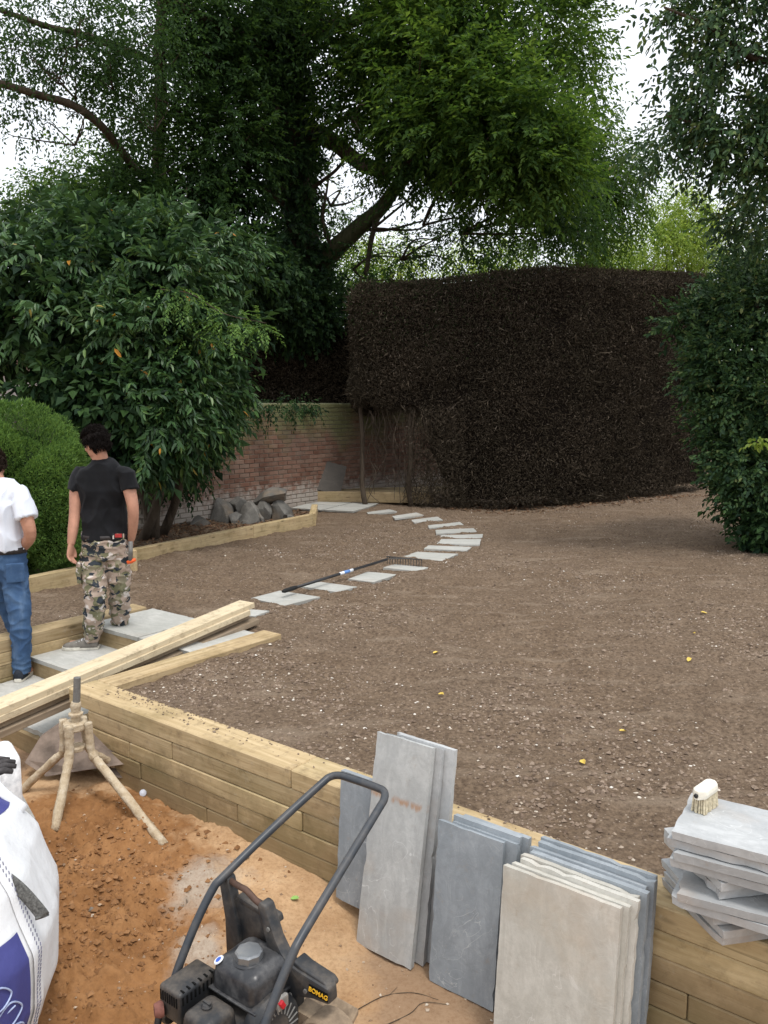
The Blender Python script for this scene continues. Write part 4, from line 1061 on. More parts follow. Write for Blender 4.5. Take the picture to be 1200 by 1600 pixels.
# ================================================================ people
def remeshed(mb_, name, voxel, smooth_it=6, wrinkle=0, wscale=9, stretch=(1, 1, 1), seed_=0, cut=None):
    me_ = mb_.mesh(name); ob = bpy.data.objects.new('tmp', me_); COL.objects.link(ob)
    md = ob.modifiers.new('r', 'REMESH'); md.mode = 'VOXEL'; md.voxel_size = voxel
    ms = ob.modifiers.new('s', 'SMOOTH'); ms.iterations = smooth_it; ms.factor = .5
    bpy.context.view_layer.update()
    out = bpy.data.meshes.new_from_object(ob.evaluated_get(bpy.context.evaluated_depsgraph_get())); bpy.data.objects.remove(ob); out.name = name
    if wrinkle:
        o_ = Vector((seed_, seed_ * 2, 0)); ns = [v.normal.copy() for v in out.vertices]
        for v, nn in zip(out.vertices, ns):
            p = Vector((v.co.x * stretch[0], v.co.y * stretch[1], v.co.z * stretch[2])) * wscale + o_
            a_ = mnoise.noise(p); r_ = (1 - abs(mnoise.noise(p * .8 + Vector((7, 3, 1))))) ** 4
            v.co += nn * wrinkle * max(-.12, a_ * .7 + r_ * .9 - .12)
    if cut:
        bm = bmesh.new(); bm.from_mesh(out); bmesh.ops.delete(bm, geom=[v for v in bm.verts if cut(v.co)], context='VERTS'); bm.to_mesh(out); bm.free()
    out.polygons.foreach_set('use_smooth', np.ones(len(out.polygons), dtype=bool))
    return out
def rings_tube(mb_, spec, side, n=20):
    """spec: (centre, half width, half depth)"""
    mb_.tube([s_[0] for s_ in spec], [s_[1] for s_ in spec], n, side=side, ell=[s_[2] for s_ in spec])
def hand(mb_, w_, d, pn, th, curl=.5):
    """wrist, finger direction, palm normal (curl side), thumb side"""
    d = Vector(d).normalized(); th = Vector(th); th = (th - d * th.dot(d)).normalized(); pn = d.cross(th) if Vector(pn).dot(d.cross(th)) > 0 else -d.cross(th)
    w_ = Vector(w_); k = w_ + d * .09
    mb_.tube([w_ - d * .02, w_ + d * .03, k - d * .01, k + d * .01], [.026, .036, .042, .038], 12, side=th, ell=[.021, .019, .016, .012])
    for i, (o_, l) in enumerate(((.031, .072), (.0105, .082), (-.0105, .076), (-.031, .06))):
        b_ = k + th * o_ - d * .012; p1 = b_ + d * l * .45 + pn * l * .12 * curl; p2 = p1 + d * l * .28 + pn * l * .3 * curl; p3 = p2 + d * l * .16 + pn * l * .32 * curl
        mb_.tube([b_, p1, p2, p3], [.0098, .0095, .0088, .0072], 8)
    b_ = w_ + d * .028 + th * .028; mb_.tube([b_, b_ + th * .022 + d * .028 + pn * .008, b_ + th * .028 + d * .058 + pn * .016, b_ + th * .024 + d * .08 + pn * .022], [.014, .0125, .011, .008], 8)
def head(mb_, c, fd, up):
    c = Vector(c); fd = Vector(fd).normalized(); up = Vector(up); up = (up - fd * up.dot(fd)).normalized(); sd = fd.cross(up)
    M = Matrix((sd, fd, up)).transposed(); q = lambda x, y, z: c + M @ Vector((x, y, z))
    mb_.ball(q(0, -.012, .022), (.076, .096, .092), 20, 14, M); mb_.ball(q(0, .022, -.045), (.058, .068, .068), 16, 10, M); mb_.ball(q(0, .058, -.088), (.03, .028, .024), 10, 8, M)
    mb_.ball(q(0, .06, .012), (.052, .032, .02), 12, 8, M)                               # brow
    mb_.tube([q(0, .078, .008), q(0, .094, -.018), q(0, .106, -.036), q(0, .085, -.044)], [.009, .011, .0145, .012], 8)
    mb_.ball(q(0, .083, -.064), (.024, .014, .011), 10, 6, M)                             # lips
    for s_ in (-1, 1):
        mb_.ball(q(s_ * .045, .052, -.028), (.022, .02, .022), 8, 6, M)                   # cheek
        mb_.ball(q(s_ * .077, -.008, -.018), (.011, .021, .034), 10, 8, M)                # ear
    return M, q
def hair_mesh(mb_, q, M, seed_, back=-.06):
    mb_.ball(q(0, -.016, .036), (.094, .108, .100), 20, 14, M); mb_.ball(q(0, -.05, -.01), (.080, .066, .072), 16, 10, M)
    me_ = remeshed(mb_, 'hair', .006, 3)
    Mi = M.inverted(); c = q(0, 0, 0); kill = []
    for v in me_.vertices:
        l = Mi @ (v.co - c)
        if (l.y > .035 and l.z < .055) or l.z < -.066 or (l.z < -.005 and l.y > .0) or (l.z < .0 and l.y > -.03 and abs(l.x) > .06 and l.z < -.03): kill.append(v.index)
        t = mnoise.noise(Vector((l.x * 60, l.y * 22, l.z * 30)) + Vector((seed_, 0, 0))); v.co += v.normal * (.010 * t + .006 * mnoise.noise(l * 25))
    bm = bmesh.new(); bm.from_mesh(me_); bm.verts.ensure_lookup_table(); bmesh.ops.delete(bm, geom=[bm.verts[i] for i in kill], context='VERTS'); bm.to_mesh(me_); bm.free()
    me_.polygons.foreach_set('use_smooth', np.ones(len(me_.polygons), dtype=bool)); return me_
def strands(hair_ob, q, M, n, parent, mat):
    me_ = hair_ob.data; vs = random.sample(range(len(me_.vertices)), min(n, len(me_.vertices))); P, D, N = [], [], []
    for i in vs:
        v = me_.vertices[i]; nn = v.normal; l = M.inverted() @ (v.co - q(0, 0, 0)); flow = M @ Vector((jit(.5), -.2 + jit(.5) if l.z < .07 else .5 + jit(.6), -.7 if l.z < .06 else .05))
        t = flow - nn * flow.dot(nn); P.append(v.co); D.append(t.normalized() + nn * (.45 + jit(.2))); N.append(nn + Vector((jit(.5), jit(.5), jit(.5))))
    P, D, N = np.array(P), np.array(D), np.array(N); m_ = len(P)
    me2 = leaf_mesh('strands', P, D, N, .022 + .022 * rng.random(m_), .003 + .003 * rng.random(m_)); o_ = mesh_obj('strands', me2, mat, hair_ob); o_['kind'] = 'stuff'; return o_
def shoe(parent, heel, d, mat, sole_mat, L=.29, lace=None):
    d = Vector((d[0], d[1], 0)).normalized(); M = axes(d); h = Vector(heel)
    q = lambda x, y, z: h + M @ Vector((x * L, y, z))
    prof = [(-.02, .022), (.03, .034), (.2, .038), (.45, .040), (.65, .049), (.82, .046), (.94, .032), (1.0, .014)]
    def ring(z, k, ex=0): return [q(x, w_ * k + ex, z) for x, w_ in prof] + [q(x, -w_ * k - ex, z) for x, w_ in reversed(prof)]
    m_ = MB(); m_.loft([ring(0, .97), ring(.008, 1.02), ring(.026, 1.0)]); so = MB()
    up = MB(); spec = [(.0, .036, .075), (.12, .040, .088), (.28, .041, .085), (.42, .041, .072), (.58, .044, .056), (.74, .046, .045), (.88, .038, .035), (.97, .02, .022)]
    rings = []
    for x, w_, hh in spec: rings.append([q(x, math.cos(t) * w_, .02 + max(0, math.sin(t)) * hh + min(0, math.sin(t)) * .004) for t in [2 * math.pi * k / 16 for k in range(16)]])
    up.loft(rings); o = up.build('shoe', mat, parent, smooth=True)
    m_.build('sole', sole_mat, o, auto=40)
    if lace:
        l_ = MB()
        for k in range(4): x = .36 + k * .075; l_.tube([q(x, -.028, .02 + .065 - k * .008), q(x, 0, .028 + .072 - k * .012), q(x, .028, .02 + .065 - k * .008)], .004, 5)
        l_.build('laces', lace, o)
    return o
MAT['skin'] = flat('skin', (.47, .245, .17), .5, .3, var=.2, nscale=9, bump=.05)
MAT['skin_tan'] = flat('skin_tan', (.44, .225, .15), .5, .3, var=.2, nscale=9, bump=.05)
MAT['hair'] = flat('hair', (.010, .007, .006), .7, .15, var=.5, nscale=70)
MAT['hair_brown'] = flat('hair_brown', (.03, .019, .013), .7, .15, var=.5, nscale=70)
def _cloth(name, c, var=.15, sheen=.3):
    m = NB(name, .9, .15); v = m.co('Object'); n = m.noise(v, 6, 4, .6); m.col(m.mix(m.ramp(n, [(.35, 0), (.65, 1)]), tuple(x * (1 - var) for x in c), tuple(min(1, x * (1 + var)) for x in c)))
    m.bump(m.noise(v, 350, 2, .5), .15, .001); m.b.inputs['Sheen Weight'].default_value = sheen; m.b.inputs['Sheen Roughness'].default_value = .5; return m.m
MAT['shirt_black'] = _cloth('shirt_black', (.0105, .011, .013), .3, .06); MAT['shirt_white'] = _cloth('shirt_white', (.68, .72, .80), .05, 0)
def _denim():
    m = NB('denim', .9, .15); v = m.co('Object'); n = m.noise(v, 5, 5, .6); f = m.noise(v, 200, 2, .6); z = m.noise(m.co('Object', scale=(3, 3, .8)), 3, 4, .6)
    c = m.ramp(n, [(.3, (.032, .066, .14)), (.55, (.056, .108, .205)), (.75, (.10, .165, .27))]); c = m.mix(m.ramp(z, [(.55, 0), (.75, .4)]), c, (.2, .29, .42)); c = m.mix(m.ramp(f, [(.3, .25), (.6, 0)]), c, (.03, .06, .13))
    m.col(c); m.bump(f, .15, .001); return m.m
MAT['denim'] = _denim()
def _camo():
    m = NB('camouflage', .9, .12); v = m.co('Object', scale=(1, 1, 1.25)); a = m.noise(v, 9, 2.5, .5, .6); v2 = m.co('Object', scale=(1, 1, 1.5), loc=(3, 7, 1)); b = m.noise(v2, 11, 2.5, .5, .5); v3 = m.co('Object', scale=(1, 1, 1.3), loc=(8, 2, 5)); c_ = m.noise(v3, 10, 2.5, .5, .8)
    v4 = m.co('Object', scale=(1, 1, 1.6), loc=(1, 9, 9)); d_ = m.noise(v4, 13, 2, .5, .5)
    c = m.mix(m.ramp(a, [(.50, 0), (.515, 1)]), (.37, .29, .235), (.17, .165, .10)); c = m.mix(m.ramp(d_, [(.57, 0), (.585, 1)]), c, (.55, .50, .46)); c = m.mix(m.ramp(b, [(.56, 0), (.575, 1)]), c, (.035, .042, .05)); c = m.mix(m.ramp(c_, [(.60, 0), (.615, 1)]), c, (.24, .215, .15))
    m.col(c); return m.m
MAT['camo'] = _camo()
MAT['belt'] = flat('belt_leather', (.035, .03, .03), .6, .3)
MAT['canvas_grey'] = flat('canvas_grey', (.19, .175, .155), .9, .1); MAT['canvas_dark'] = flat('canvas_dark', (.03, .035, .045), .9, .1)
MAT['sole_white'] = flat('sole_white', (.66, .63, .55), .7, .2, var=.15); MAT['sock_black'] = flat('sock_black', (.012, .012, .014), .9)
MAT['lace_white'] = flat('lace_white', (.7, .7, .7), .9)

# ---------------------------------------------------------------- man in the black T-shirt
pA = thing('person', 'man in black T-shirt and camouflage trousers seen from behind on steps', 'person', (-2.28, 6.55, -.15)); oA = pA.location.copy()
def A_(u, v, Y): return at(u, v, Y) - oA
sideA = (.98, .19, 0)
body = MB()
T = [(A_(164, 872, 6.55), .135, .10), (A_(164, 848, 6.55), .168, .115), (A_(163, 822, 6.55), .150, .10), (A_(161, 790, 6.55), .160, .10), (A_(160, 762, 6.53), .182, .112), (A_(160, 742, 6.52), .188, .10), (A_(159, 729, 6.52), .12, .08), (A_(157, 718, 6.52), .062, .062), (A_(154, 704, 6.50), .056, .06)]
rings_tube(body, T, sideA)
hc = A_(149, 693, 6.50); MA, qA = head(body, hc, (-.80, .52, -.34), (-.25, .15, 1))
armL = [A_(126, 740, 6.53), A_(119, 770, 6.50), A_(117, 800, 6.47), A_(114, 828, 6.44), A_(111, 850, 6.42)]
body.tube(smooth_path(armL, 4), lerp_list([.056, .052, .044, .041, .030], 17), 12)
hand(body, armL[-1], (armL[-1] - armL[-2]) + Vector((-.004, .0, -.05)), (.5, .8, 0), (.2, .9, 0), .9)
armR = [A_(196, 740, 6.50), A_(203, 768, 6.47), A_(208, 795, 6.46), A_(208, 820, 6.50), A_(205, 843, 6.58)]
body.tube(smooth_path(armR, 4), lerp_list([.056, .052, .044, .040, .030], 17), 12)
hand(body, armR[-1], (armR[-1] - armR[-2]) + Vector((0, .02, -.05)), (-.6, .5, 0), (-.1, .9, 0), 1.2)
legL = [A_(147, 860, 6.54), A_(148, 895, 6.50), A_(149, 928, 6.45), A_(146, 965, 6.48), A_(142, 1004, 6.53)]
legR = [A_(182, 860, 6.57), A_(184, 892, 6.58), A_(187, 922, 6.60), A_(187, 955, 6.68), A_(187, 990, 6.78)]
for lg in (legL, legR): body.tube(smooth_path(lg, 4), lerp_list([.088, .078, .056, .052, .036], 17), 14)
legL[-1] = A_(142, 1008, 6.53)
for a_, b_ in ((legL[-1], Vector((-.9, .1, 0))), (legR[-1], Vector((.25, .95, 0)))):
    z_ = .04; b_ = b_.normalized(); f0 = Vector((a_.x, a_.y, z_)); body.tube([Vector((a_.x, a_.y, .10)), f0 - b_ * .02, f0 + b_ * .10, f0 + b_ * .18], [.036, .034, .032, .02], 10)
mesh_obj('body', remeshed(body, 'body', .0055, 3), MAT['skin'], pA)
sh = MB(); Ts = [(A_(164, 842, 6.55), .178, .130), (A_(163, 822, 6.55), .166, .122), (A_(161, 790, 6.55), .174, .120), (A_(160, 762, 6.53), .197, .128), (A_(160, 745, 6.52), .204, .112), (A_(159.5, 735, 6.52), .175, .10), (A_(159, 727, 6.52), .12, .088), (A_(157.5, 720, 6.52), .075, .074), (A_(157, 717, 6.52), .066, .067)]
rings_tube(sh, Ts, sideA, 24)
sh.tube(smooth_path([A_(139, 744, 6.53), A_(127, 742, 6.525), A_(121.5, 754, 6.515), A_(118.5, 767, 6.503)], 4), lerp_list([.060, .066, .068, .069], 13), 14)
sh.tube(smooth_path([A_(182, 744, 6.51), A_(195, 742, 6.50), A_(200.5, 754, 6.485), A_(203.5, 766, 6.472)], 4), lerp_list([.060, .066, .068, .068], 13), 14)
mesh_obj('tshirt', remeshed(sh, 'tshirt', .007, 3, .019, 10, (1, 1, .6), 3), MAT['shirt_black'], pA)
tr = MB(); Tt = [(A_(164, 872, 6.55), .150, .115), (A_(164, 850, 6.55), .180, .130), (A_(163, 836, 6.55), .170, .122), (A_(163, 832, 6.55), .166, .118)]
rings_tube(tr, Tt, sideA, 24)
tr.tube(smooth_path([A_(147, 856, 6.54), A_(147, 895, 6.50), A_(149, 928, 6.45), A_(147, 962, 6.48), A_(144, 999, 6.53)], 4), lerp_list([.100, .097, .077, .080, .062], 17), 18)
tr.tube(smooth_path([A_(182, 856, 6.57), A_(184, 892, 6.58), A_(187, 922, 6.60), A_(187, 952, 6.67), A_(187, 978, 6.74)], 4), lerp_list([.100, .095, .075, .078, .062], 17), 18)
tro = mesh_obj('trousers', remeshed(tr, 'trousers', .008, 3, .017, 13, (1, 1, 1.6), 5), MAT['camo'], pA)
pk = MB(); pk.box(A_(127, 893, 6.50), (.035, .14, .17)); mesh_obj('cargo_pocket', remeshed(pk, 'cargo_pocket', .008, 6, .01, 16), MAT['camo'], tro)
bl = MB(); Tb = [(A_(163.5, 840, 6.55), .183, .133), (A_(163.3, 834, 6.55), .181, .131)]; rings_tube(bl, Tb, sideA, 28); blo = bl.build('belt', MAT['belt'], pA, smooth=True)
rd = MB(); rd.box(A_(185, 837, 6.425), (.055, .01, .03), rot=axes(sideA)); rd.build('belt_tab', flat('red_tab', (.35, .03, .03), .6), blo, bevel=.004)
for du in (-8, 8):
    bt = MB(); bt.box(A_(185 + du, 838, 6.42), (.010, .012, .042), rot=axes(sideA)); bt.build('belt_loop', MAT['camo'], blo)
ho = mesh_obj('hair', hair_mesh(MB(), qA, MA, 2.0), MAT['hair'], pA); strands(ho, qA, MA, 2600, pA, MAT['hair'])
f0 = legL[-1]; shoe(pA, Vector((f0.x + .06, f0.y + .0, .003)), (-.95, -.12), MAT['canvas_grey'], MAT['sole_white'], .28, MAT['lace_white'])
f1 = legR[-1]; shoe(pA, Vector((f1.x - .01, f1.y - .06, .003)), (.18, .97), MAT['canvas_grey'], MAT['sole_white'], .28, MAT['lace_white'])
so = MB(); so.tube([A_(143, 990, 6.53), f0, Vector((f0.x, f0.y, .06))], [.043, .042, .042], 12); so.build('sock', MAT['sock_black'], pA, smooth=True)
for s_ in (-1, 1):
    ey = MB(); ey.ball(qA(s_ * .031, .083, .0), .0125, 10, 8); ey.build('eye', flat('eye_dark', (.05, .03, .02), .2, .5, bump=0), pA, smooth=True)
# tool hanging at his hip
tl_ = thing('claw_tool', 'grey tool with orange grip hanging from the belt of camouflage trousers', 'hand tool', tuple(at(205, 858, 6.47)))
t0 = tl_.location.copy(); mb = MB(); mb.tube([at(204, 846, 6.47) - t0, at(204, 876, 6.46) - t0], .018, 10); mb.build('handle', MAT['galv'], tl_, smooth=True)
mb = MB(); mb.tube([at(199, 879, 6.46) - t0, at(205, 877, 6.46) - t0, at(212, 874, 6.47) - t0], [.014, .018, .013], 10); mb.build('grip', flat('orange_grip', (.75, .12, .03), .5, bump=0), tl_, smooth=True)

# ---------------------------------------------------------------- man in the pale shirt
pB = thing('person', 'man in pale blue T-shirt and blue jeans looking down, cut by frame', 'person', (-2.95, 6.3, -.30)); oB = pB.location.copy()
def B_(u, v, Y): return at(u, v, Y) - oB
sideB = (.97, .22, 0)
body = MB()
T = [(B_(3, 905, 6.3), .14, .11), (B_(3, 880, 6.3), .172, .125), (B_(2, 850, 6.3), .16, .12), (B_(0, 820, 6.3), .165, .125), (B_(-3, 790, 6.3), .185, .125), (B_(-4, 770, 6.3), .185, .10), (B_(-6, 757, 6.32), .115, .085), (B_(-8, 748, 6.33), .066, .066), (B_(-9, 736, 6.36), .058, .062)]
rings_tube(body, T, sideB); MB_, qB = head(body, B_(-12, 729, 6.38), (-.35, .85, -.42), (-.08, .3, 1))
aR = [B_(30, 772, 6.28), B_(40, 805, 6.24), B_(47, 836, 6.24), B_(38, 852, 6.33), B_(24, 868, 6.43)]
aL = [B_(-38, 772, 6.36), B_(-50, 805, 6.36), B_(-58, 836, 6.38), B_(-48, 852, 6.46), B_(-28, 868, 6.52)]
for a_, s_ in ((aR, -1), (aL, 1)):
    body.tube(smooth_path(a_, 4), lerp_list([.058, .054, .046, .042, .031], 17), 12); hand(body, a_[-1], (a_[-1] - a_[-2]), (0, .3, -1), (0, .5, .9), .8)
lR = [B_(21, 890, 6.29), B_(26, 925, 6.25), B_(31, 960, 6.21), B_(33, 1000, 6.21), B_(34, 1043, 6.22)]
lL = [B_(-14, 890, 6.34), B_(2, 928, 6.40), B_(19, 962, 6.42), B_(31, 1000, 6.44), B_(40, 1034, 6.46)]
for lg in (lR, lL):
    body.tube(smooth_path(lg, 4), lerp_list([.09, .08, .057, .052, .037], 17), 14); a_ = lg[-1]; f_ = Vector((a_.x, a_.y, .04)); body.tube([Vector((a_.x, a_.y, .1)), f_, f_ + Vector((.02, .16, 0))], [.036, .034, .024], 10)
mesh_obj('body', remeshed(body, 'body', .0055, 3), MAT['skin_tan'], pB)
sh = MB(); Ts = [(B_(2, 858, 6.3), .182, .140), (B_(1, 835, 6.3), .176, .145), (B_(-1, 810, 6.3), .185, .142), (B_(-3, 788, 6.3), .202, .138), (B_(-4, 773, 6.3), .202, .114), (B_(-5, 764, 6.31), .175, .104), (B_(-6, 757, 6.32), .125, .092), (B_(-8, 750, 6.33), .078, .078), (B_(-8, 747, 6.33), .07, .07)]
rings_tube(sh, Ts, sideB, 24)
for a_ in (aR, aL): sh.tube(smooth_path([a_[0] + (Vector((-.06, 0, -.025)) if a_ is aR else Vector((.06, 0, -.025))), a_[0], (a_[0] + a_[1]) / 2, a_[1] + (a_[2] - a_[1]) * .12], 4), lerp_list([.062, .069, .073, .077], 13), 14)
mesh_obj('tshirt', remeshed(sh, 'tshirt', .007, 3, .017, 10, (1, 1, .6), 8), MAT['shirt_white'], pB)
tr = MB(); Tt = [(B_(3, 905, 6.3), .150, .12), (B_(3, 880, 6.3), .182, .138), (B_(2, 858, 6.3), .174, .134), (B_(2, 850, 6.3), .172, .132)]; rings_tube(tr, Tt, sideB, 24)
tr.tube(smooth_path([B_(20, 888, 6.29), lR[1], lR[2], lR[3], B_(34, 1050, 6.22)], 4), lerp_list([.102, .094, .076, .070, .064], 17), 18)
tr.tube(smooth_path([B_(-14, 888, 6.34), lL[1], lL[2], lL[3], B_(40, 1038, 6.46)], 4), lerp_list([.102, .094, .074, .066, .060], 17), 18)
jn = mesh_obj('jeans', remeshed(tr, 'jeans', .008, 3, .011, 12, (1, 1, 1.5), 9), MAT['denim'], pB)
pk = MB(); pk.box(B_(24, 895, 6.165), (.13, .012, .15), rot=axes((.9, .43, 0))); mesh_obj('back_pocket', remeshed(pk, 'back_pocket', .006, 3, .003, 20), MAT['denim'], jn)
bl = MB(); rings_tube(bl, [(B_(2.4, 862, 6.3), .186, .147), (B_(2.2, 853, 6.3), .184, .145)], sideB, 28); bl.build('belt', MAT['belt'], pB, smooth=True)
ho = mesh_obj('hair', hair_mesh(MB(), qB, MB_, 5.0), MAT['hair_brown'], pB); strands(ho, qB, MB_, 2600, pB, MAT['hair_brown'])
f0 = lR[-1]; shoe(pB, Vector((f0.x - .0, f0.y - .08, .003)), (-.05, 1), MAT['canvas_dark'], MAT['sole_white'], .28, MAT['lace_white'])
f0 = lL[-1]; shoe(pB, Vector((f0.x - .01, f0.y - .06, .003)), (.55, .8), MAT['canvas_dark'], MAT['sole_white'], .28, MAT['lace_white'])
for s_ in (-1, 1):
    ey = MB(); ey.ball(qB(s_ * .031, .083, .0), .0125, 10, 8); ey.build('eye', bpy.data.materials['eye_dark'], pB, smooth=True)
# ================================================================ vegetation
def n3(p, s): return vnoise(p[:, 0] * s + p[:, 2] * s * .63 + 31, p[:, 1] * s - p[:, 2] * s * .77 + 11) + .6 * vnoise(p[:, 0] * s * 2.1 - p[:, 2] * s * 1.3, p[:, 1] * s * 1.9 + p[:, 2] * s * 1.7)
def rsphere(n): return unit(rng.normal(size=(n, 3)))
def spray(ells, k=10, bl=.5, ll=.08, lw=.035, droop=.4, outw=.7, rand=.5, shell=.45, gap=-.15, gs=1.1, leaf_droop=.3, pairs=True, planar=.6):
    """branchlets through ellipsoids; returns P, D, N, L, W"""
    Ps, Ds, Ns, Ls, Ws = [], [], [], [], []
    for c, r, nb in ells:
        c = np.array(c); r = np.array(r)
        d = rsphere(nb); rho = shell + (1 - shell) * rng.random(nb) ** .6
        p = c + d * r * rho[:, None]
        keep = n3(p, gs) > gap; p, d = p[keep], d[keep]; m = len(p)
        if m == 0: continue
        b = unit(d * outw + rng.normal(size=(m, 3)) * rand + np.array([0, 0, -droop]))
        up = unit(np.array([0, 0, 1.0]) + rng.normal(size=(m, 3)) * (1 - planar))
        s = unit(np.cross(b, up)); nn = np.cross(s, b)
        B = bl * (.6 + .8 * rng.random(m))
        for j in range(k):
            t = (j + .6) / k
            pos = p + b * (B * t)[:, None] + np.array([0, 0, -1]) * (droop * .35 * B * t * t)[:, None]
            sg = (1 if j % 2 else -1) if j < k - 1 else 0
            dd = b * (.55 + .5 * t) + s * (sg * .85) + rng.normal(size=(m, 3)) * .22 + np.array([0, 0, -leaf_droop])
            Ps.append(pos); Ds.append(dd); Ns.append(nn + rng.normal(size=(m, 3)) * .3)
            z = .65 + .6 * rng.random(m); Ls.append(ll * z); Ws.append(lw * z)
    return np.concatenate(Ps), np.concatenate(Ds), np.concatenate(Ns), np.concatenate(Ls), np.concatenate(Ws)
def ell(u, v, Y, ru, rv, nb, rd=None):
    c = at(u, v, Y); a = ru * Y / FPX; b = rv * Y / FPX
    return (tuple(c), (a, rd if rd else (a + b) / 2, b), nb)
def limb(name, pts, r0, r1, mat, parent, n=9, wob=.02):
    pth = smooth_path(pts, 7); m_ = len(pth); mb_ = MB()
    pth = [p + Vector((mnoise.noise(p * 1.3), mnoise.noise(p * 1.3 + Vector((5, 0, 0))), 0)) * wob * 3 for p in pth]
    mb_.tube([p - parent.location for p in pth], [r0 + (r1 - r0) * i / (m_ - 1) for i in range(m_)], n)
    return mb_.build(name, mat, parent, smooth=True)
def crown(name, ells, mat, parent, six=False, fold=.22, curl=.15, **kw):
    P, D, N, L, W_ = spray(ells, **kw)
    P = P - np.array(parent.location)
    return mesh_obj(name, leaf_mesh(name, P, D, N, L, W_, six, fold, curl), mat, parent)
def twigs(ells, parent, mat, anchor, n=3, r=.02):
    """thin branches from an anchor into each clump"""
    mb_ = MB()
    for c, rr, nb in ells:
        c = Vector(c)
        for i in range(n):
            tgt = c + Vector((jit(1) * rr[0], jit(1) * rr[1], jit(1) * rr[2])) * .75; st = c + (Vector(anchor(c)) - c) * .9
            mid = (tgt + st) / 2 + Vector((jit(.3), jit(.3), jit(.3) + .1))
            pth = smooth_path([st, mid, tgt], 5); mb_.tube([p - parent.location for p in pth], lerp_list([r, r * .25], len(pth)), 5)
    return mb_.build('twigs', mat, parent, smooth=True)

# ---------------------------------------------------------------- bare clipped hedge
HP = np.array([(.6, 17.2), (-.35, 16.4), (-.66, 15.2), (-.60, 14.55), (-.25, 14.35), (.6, 14.45), (1.3, 14.5), (2.2, 14.35), (3.3, 14.7), (4.6, 15.6), (5.6, 16.4), (7.0, 17.6)])
hs = np.array([(p.x, p.y) for p in smooth_path([(x, y, 0) for x, y in HP], 8)]); hl = np.concatenate(([0], np.cumsum(np.linalg.norm(np.diff(hs, axis=0), axis=1))))
def hedge_at(s):
    x = np.interp(s, hl, hs[:, 0]); y = np.interp(s, hl, hs[:, 1]); x2 = np.interp(s + .1, hl, hs[:, 0]); y2 = np.interp(s + .1, hl, hs[:, 1]); x0 = np.interp(s - .1, hl, hs[:, 0]); y0 = np.interp(s - .1, hl, hs[:, 1])
    tx, ty = x2 - x0, y2 - y0; l = np.hypot(tx, ty) + 1e-9
    return x, y, ty / l, -tx / l        # outward normal on the right hand of the path
def hedge_top(x, y): return 3.86 + .17 * np.clip((x + .3) / 1.6, 0, 1) + .16 * np.clip((x - 1) / 2, 0, 1) + .05 * fbm(x * 1.2, y * .3 + 4, 3) + (y - 14.5) * .10
def hedge_bot(x, y): return np.where((y > 15.2) & (x < .8), 1.6, np.interp(x, [-.7, .5, .85, 1.05, 1.25], [1.78, 1.70, 1.45, .6, .02])) + .12 * fbm(x * 3, y * 3 + 9, 2)
hg = thing('clipped_hedge', 'tall clipped hedge of bare brown twigs behind the raked soil', 'hedge', (2.5, 15, 0))
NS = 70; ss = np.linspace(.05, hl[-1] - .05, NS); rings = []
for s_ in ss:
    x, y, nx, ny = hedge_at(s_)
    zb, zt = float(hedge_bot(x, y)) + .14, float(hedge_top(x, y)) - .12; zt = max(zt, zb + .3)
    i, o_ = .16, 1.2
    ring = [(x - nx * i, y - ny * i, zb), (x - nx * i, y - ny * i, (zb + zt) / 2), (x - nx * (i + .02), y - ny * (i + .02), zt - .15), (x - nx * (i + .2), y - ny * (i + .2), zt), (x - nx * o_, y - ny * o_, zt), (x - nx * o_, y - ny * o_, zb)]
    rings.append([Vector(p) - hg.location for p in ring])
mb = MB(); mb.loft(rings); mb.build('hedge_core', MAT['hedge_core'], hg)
def hedge_twigs(n, mat, name, sel=None, long=1.0):
    s = rng.random(n) * hl[-1]; x, y, nx, ny = hedge_at(s); zb = hedge_bot(x, y); zt = hedge_top(x, y)
    z = zb + (zt - zb) * rng.random(n)
    dep = .16 * rng.random(n) ** .7 + .10 * fbm(s * 1.6, z * 1.6, 3) + .05
    dep = dep + np.clip((z - zt + .28) / .28, 0, 1) ** 2 * .28 + np.clip((zb + .18 - z) / .18, 0, 1) * .15 * (zb > .3)
    topm = rng.random(n) < .10
    dep = np.where(topm, rng.random(n) * 1.1 + .2, dep); z = np.where(topm, zt - .02 - .06 * rng.random(n), z)
    P = np.stack([x - nx * dep, y - ny * dep, z], -1); out = np.stack([nx, ny, np.where(topm, .8, .1)], -1)
    if sel is not None: k = sel(P); P, out = P[k], out[k]
    m = len(P); D = out * .55 + rng.normal(size=(m, 3)) * .75 + np.array([0, 0, -.12]); N = out + rng.normal(size=(m, 3)) * .5
    L = (.028 + .055 * rng.random(m) ** 1.6) * long; W_ = .007 + .012 * rng.random(m)
    return mesh_obj(name, leaf_mesh(name, P - np.array(hg.location), D, N, L, W_), mat, hg)
o = hedge_twigs(210000, MAT['twig'], 'twig_face'); o['kind'] = 'stuff'
o = hedge_twigs(70000, MAT['twig_green'], 'green_tinge', lambda P: (rng.random(len(P)) < np.clip((P[:, 2] - 2.5) * .5, 0, .9) * np.clip((3.2 - P[:, 0]) / 2, 0.08, 1))); o['kind'] = 'stuff'
o = hedge_twigs(5200, MAT['twig'], 'stray_shoots', None, 3.2); o['kind'] = 'stuff'
for (x0, y0), lean_ in (((-.33, 14.72), -.08), ((.46, 14.72), -.05)):
    limb('trunk', [(x0 + .03, y0, -.05), (x0, y0 + .02, .6), (x0 + lean_ * .6, y0 + .03, 1.2), (x0 + lean_, y0 + .1, 2.4)], .05, .036, MAT['bark'], hg, wob=.03)
mb = MB()
